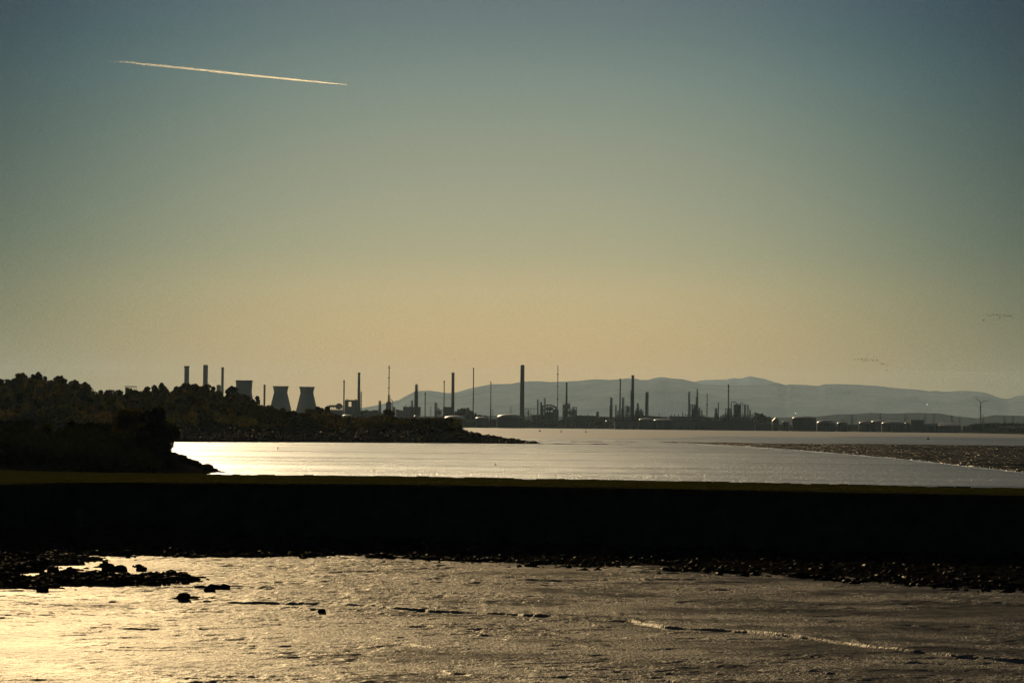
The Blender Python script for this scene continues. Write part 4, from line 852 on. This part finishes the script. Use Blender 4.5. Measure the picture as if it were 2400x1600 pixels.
# lit lamps
LAMP = bpy.data.materials.new('lamp_glow'); LAMP.use_nodes = True; t = LAMP.node_tree; e = N(t, 'ShaderNodeEmission'); e.inputs[0].default_value = (1, .9, .72, 1); e.inputs[1].default_value = 1.6; t.links.new(e.outputs[0], t.nodes['Material Output'].inputs[0])
for px, py, Y, lab in ((1864.5, 968.7, 6000, 'lit lamp on a mast above the tallest dark tank'), (2173, 948, 6600, 'lit lamp on a tall mast in front of the hills at right'), (1420, 986.5, 5840, 'lit lamp on a post in the shore trees left of the knob-headed column')):
    T = Thing('floodlight_mast', lab, 'lamp', px, Y, py + 10); z = T.z(py)
    T.part('pole', MB().cyl(0, 0, -1, z, .22, .15, 8), STEEL); T.part('lamp', MB().sphere(0, 0, z + .6, .95), LAMP, True)
hall(2345 - 90, 2345 - 45, 999, 5800, 'low dark shed right of the tank row', CONC2)
# ---- trees of the far shore
random.seed(9)
far = lambda x: float(far_edge(np.array([x]))[0])
px = 790
while px < 2410:
    main = px < 1420
    for row in range(3 if main else 1):
        q = px + random.uniform(-6, 6); Y = far(P(q, 1000, 5700).x) + 55 + row * 45 + random.uniform(0, 15); x = P(q, 1000, Y).x
        hp = float(np.interp(q, [800, 1080, 1160, 1240, 1300, 1380, 1430, 1480, 1600, 2260, 2300, 2400], [985, 983, 986, 984, 985, 984, 989, 996, 999, 1001, 1000, 1001])) - row * 1.5 + random.uniform(-1.5, 2.5)
        h = max(P(q, hp, Y).z - 2.6, 2.5); s = h / 13
        lab, grp = ('tree of the hazy green belt along the far shore left of the centre-right cluster', 'trees of the belt along the far shore') if main else ('low bush on the bank at the foot of the right-hand tanks and sheds', 'bushes on the right-hand far bank')
        tree(x, Y, 2.2, s * (1.15 if main else 1.6), random.randrange(4), lab, grp, 'shore_tree' if main else 'bush', far_protos, 'tree' if main else 'bush', sz=1 / (1.15 if main else 1.6))
    px += 17 if main else 19
for q, hp, wd, lab in ((1092, 955, 1.1, 'tall dark pointed tree between the flat-topped chimney and the tall lone stack'), (1100, 962, .9, 'lower right shoulder tree beside the tall dark pointed tree'), (1072, 963, .6, 'thin bare tree left of the tall dark pointed tree'), (1121, 972, .9, 'small tree right of the tall lone thin stack'), (858, 962, 1.6, 'broad dark tree right of the furnace chimney'), (869, 963, 1.2, 'tree touching the broad dark tree right of the furnace chimney'), (878, 960, 1.1, 'round-topped tree left of the stubby bristling column'),
                       (1137, 972, .8, 'small tree left of the tapering lone stack'), (1778, 968, 1.3, 'dark tree lump just right of the last refinery column'), (1790, 976, 1.2, 'low tree between the refinery and the gabled building'), (2318, 991, 3.2, 'wide dark thicket mound below the wind turbine'), (2298, 993, 2.4, 'left part thicket of the mound below the wind turbine'), (2338, 994, 2.4, 'right part thicket of the mound below the wind turbine'), (1391, 974, 1, 'tree left of the small square tower'), (1412, 976, 1.2, 'tree right of the small square tower')):
    Y = 6200 if q < 2200 else 5600; p = P(q, hp, Y); h = p.z - LAND; s = h / 13
    tree(p.x, Y, LAND - .3, s * wd, random.randrange(4), lab, None, 'tree', far_protos, 'tree', sz=1 / wd)

# ================================================================ sky things
def bird_mesh(flap, seed):
    mb = MB(); b = [(-.45, .02), (-.3, .09), (0, .12), (.25, .09), (.42, .05), (.62, .03)]
    vs = []; n = 8
    for x, r in b:
        for k in range(n): a = 2 * math.pi * k / n; vs.append((x, r * math.cos(a), r * math.sin(a)))
    fs = [(i * n + k, i * n + (k + 1) % n, (i + 1) * n + (k + 1) % n, (i + 1) * n + k) for i in range(len(b) - 1) for k in range(n)] + [tuple(range(n - 1, -1, -1)), tuple(5 * n + k for k in range(n))]
    mb.add(vs, fs)
    for s in (-1, 1):
        w = []
        for y, x0, x1, z in ((.08, -.16, .2, .04), (.42, -.14, .2, .04 + flap * .6), (.85, -.2, .02, .04 + flap * .9)):
            w += [(x0, s * y, z - .015), (x1, s * y, z - .015), (x1, s * y, z + .015), (x0, s * y, z + .015)]
        mb.add(w, [(4 * i + a, 4 * i + 4 + a, 4 * i + 4 + (a + 1) % 4, 4 * i + (a + 1) % 4) for i in range(2) for a in range(4)] + [(8, 9, 10, 11)])
    return mb.mesh('bird', BIRD)
bm_ = [bird_mesh(f, 0) for f in (.5, -.35, .15, .7)]
def flock(o, sc_, pts, grp, lab, Y):
    for i, (a, b) in enumerate(pts):
        px, py = o[0] + a / sc_, o[1] + b / sc_; Yb = Y + 12 * math.sin(i * 2.3); p = P(px, py, Yb)
        ob = link('bird', bm_[i % 4], loc=p); ob.rotation_euler = (random.uniform(-.3, .3), random.uniform(-.15, .15), random.uniform(.4, 1.4)); ob.scale = (.85,) * 3; tag(ob, lab, 'bird', grp)
flock((2290, 725), 23.52, [(540, 330), (660, 365), (780, 340), (890, 285), (910, 325), (910, 425), (1010, 300), (1100, 300), (1210, 310), (1290, 300), (1430, 290), (1490, 345), (1600, 370), (1690, 350), (1790, 370), (1860, 385), (1940, 395), (1960, 465), (1370, 415), (1280, 420), (1250, 490), (1130, 578), (430, 520), (345, 615), (590, 1035), (1330, 1025), (1560, 460), (1740, 430)],
      'birds of the higher flock at the right edge', 'small dark bird in the higher flock strung out near the right picture edge', 1500)
flock((1990, 830), 23.52, [(290, 260), (340, 275), (430, 300), (500, 265), (600, 245), (600, 330), (710, 245), (690, 290), (830, 285), (890, 285), (790, 330), (690, 410), (790, 410), (880, 370), (950, 380), (1010, 270), (1030, 380), (1160, 290), (1240, 295), (1290, 370), (1350, 320), (1430, 340), (1460, 390), (1540, 330), (1600, 380), (1710, 420), (1830, 490), (1790, 550), (1880, 560), (1960, 540), (2090, 630), (2080, 880)],
      'birds of the lower flock above the hills', 'faint bird in the lower flock strung out above the hills at right', 1750)

# condensation trails: long thin tubes of ice cloud, 60 km away
def trail(name, pts, rad, col, dens, label, fade):
    m = bpy.data.materials.new('ice_cloud_' + name); m.use_nodes = True; t = m.node_tree; t.nodes.remove(t.nodes['Principled BSDF'])
    tcn = N(t, 'ShaderNodeTexCoord'); sp = N(t, 'ShaderNodeSeparateXYZ'); t.links.new(tcn.outputs['Generated'], sp.inputs[0])
    rp = N(t, 'ShaderNodeValToRGB'); t.links.new(sp.outputs[0], rp.inputs[0]); e = rp.color_ramp.elements
    for i, (a, v) in enumerate(fade):
        q = e[i] if i < 2 else e.new(a); q.position = a; q.color = (v, v, v, 1)
    nz = N(t, 'ShaderNodeTexNoise', inp={'Scale': .006, 'Detail': 4.0}); t.links.new(tcn.outputs['Object'], nz.inputs['Vector'])
    f = M(t, 'MULTIPLY', M(t, 'MULTIPLY', rp.outputs[0], M(t, 'MULTIPLY_ADD', nz.outputs[0], 1.0, .5)), dens)
    vv = N(t, 'ShaderNodeVolumePrincipled'); vv.inputs['Color'].default_value = col; vv.inputs['Anisotropy'].default_value = .8; t.links.new(f, vv.inputs['Density'])
    t.links.new(vv.outputs[0], t.nodes['Material Output'].inputs['Volume'])
    Pn = [P(a, b, 60000) for a, b in pts]; o0 = Pn[0]; o = one(name, MB().tube([p - o0 for p in Pn], [r * 7.4 for r in rad], 12), m, o0, label, 'contrail', None, True)
    return o
pts = [(243, 144.5), (262, 145), (285, 145), (300, 146), (330, 150), (370, 154), (420, 159), (480, 165), (560, 174), (640, 182), (700, 188), (750, 193), (790, 197), (816, 199.5)]
trail('contrail', pts, [.6, 1.3, 2.2, 3.2, 3.4, 3.4, 3.4, 3.3, 3.1, 2.8, 2.5, 1.9, 1.2, .6], (1, .84, .56, 1), .006, 'bright gold aircraft trail sloping down to the right, high in the sky', [(0, .06), (1, 2.6), (.12, .16), (.4, .38), (.7, .8), (.88, 1.35)])
trail('contrail', [(2100, 870), (2200, 872), (2300, 874), (2420, 876)], [1, 2, 2, 1], (1, .75, .6, 1), .0022, 'faint pinkish level trail low over the hills at far right', [(0, 0), (1, .6), (.3, .8), (.7, 1)])

# ================================================================ haze
hz = bpy.data.materials.new('haze'); hz.use_nodes = True; t = hz.node_tree; t.nodes.remove(t.nodes['Principled BSDF'])
v = N(t, 'ShaderNodeVolumePrincipled'); v.inputs['Color'].default_value = (.56, .78, 1.0, 1); v.inputs['Density'].default_value = 1.0e-5; v.inputs['Anisotropy'].default_value = .38
t.links.new(v.outputs[0], t.nodes['Material Output'].inputs['Volume'])
o = link('haze', MB().box(-28000, 28000, -1200, 68000, -2, 1250).mesh('haze', hz)); tag(o, kind='stuff')
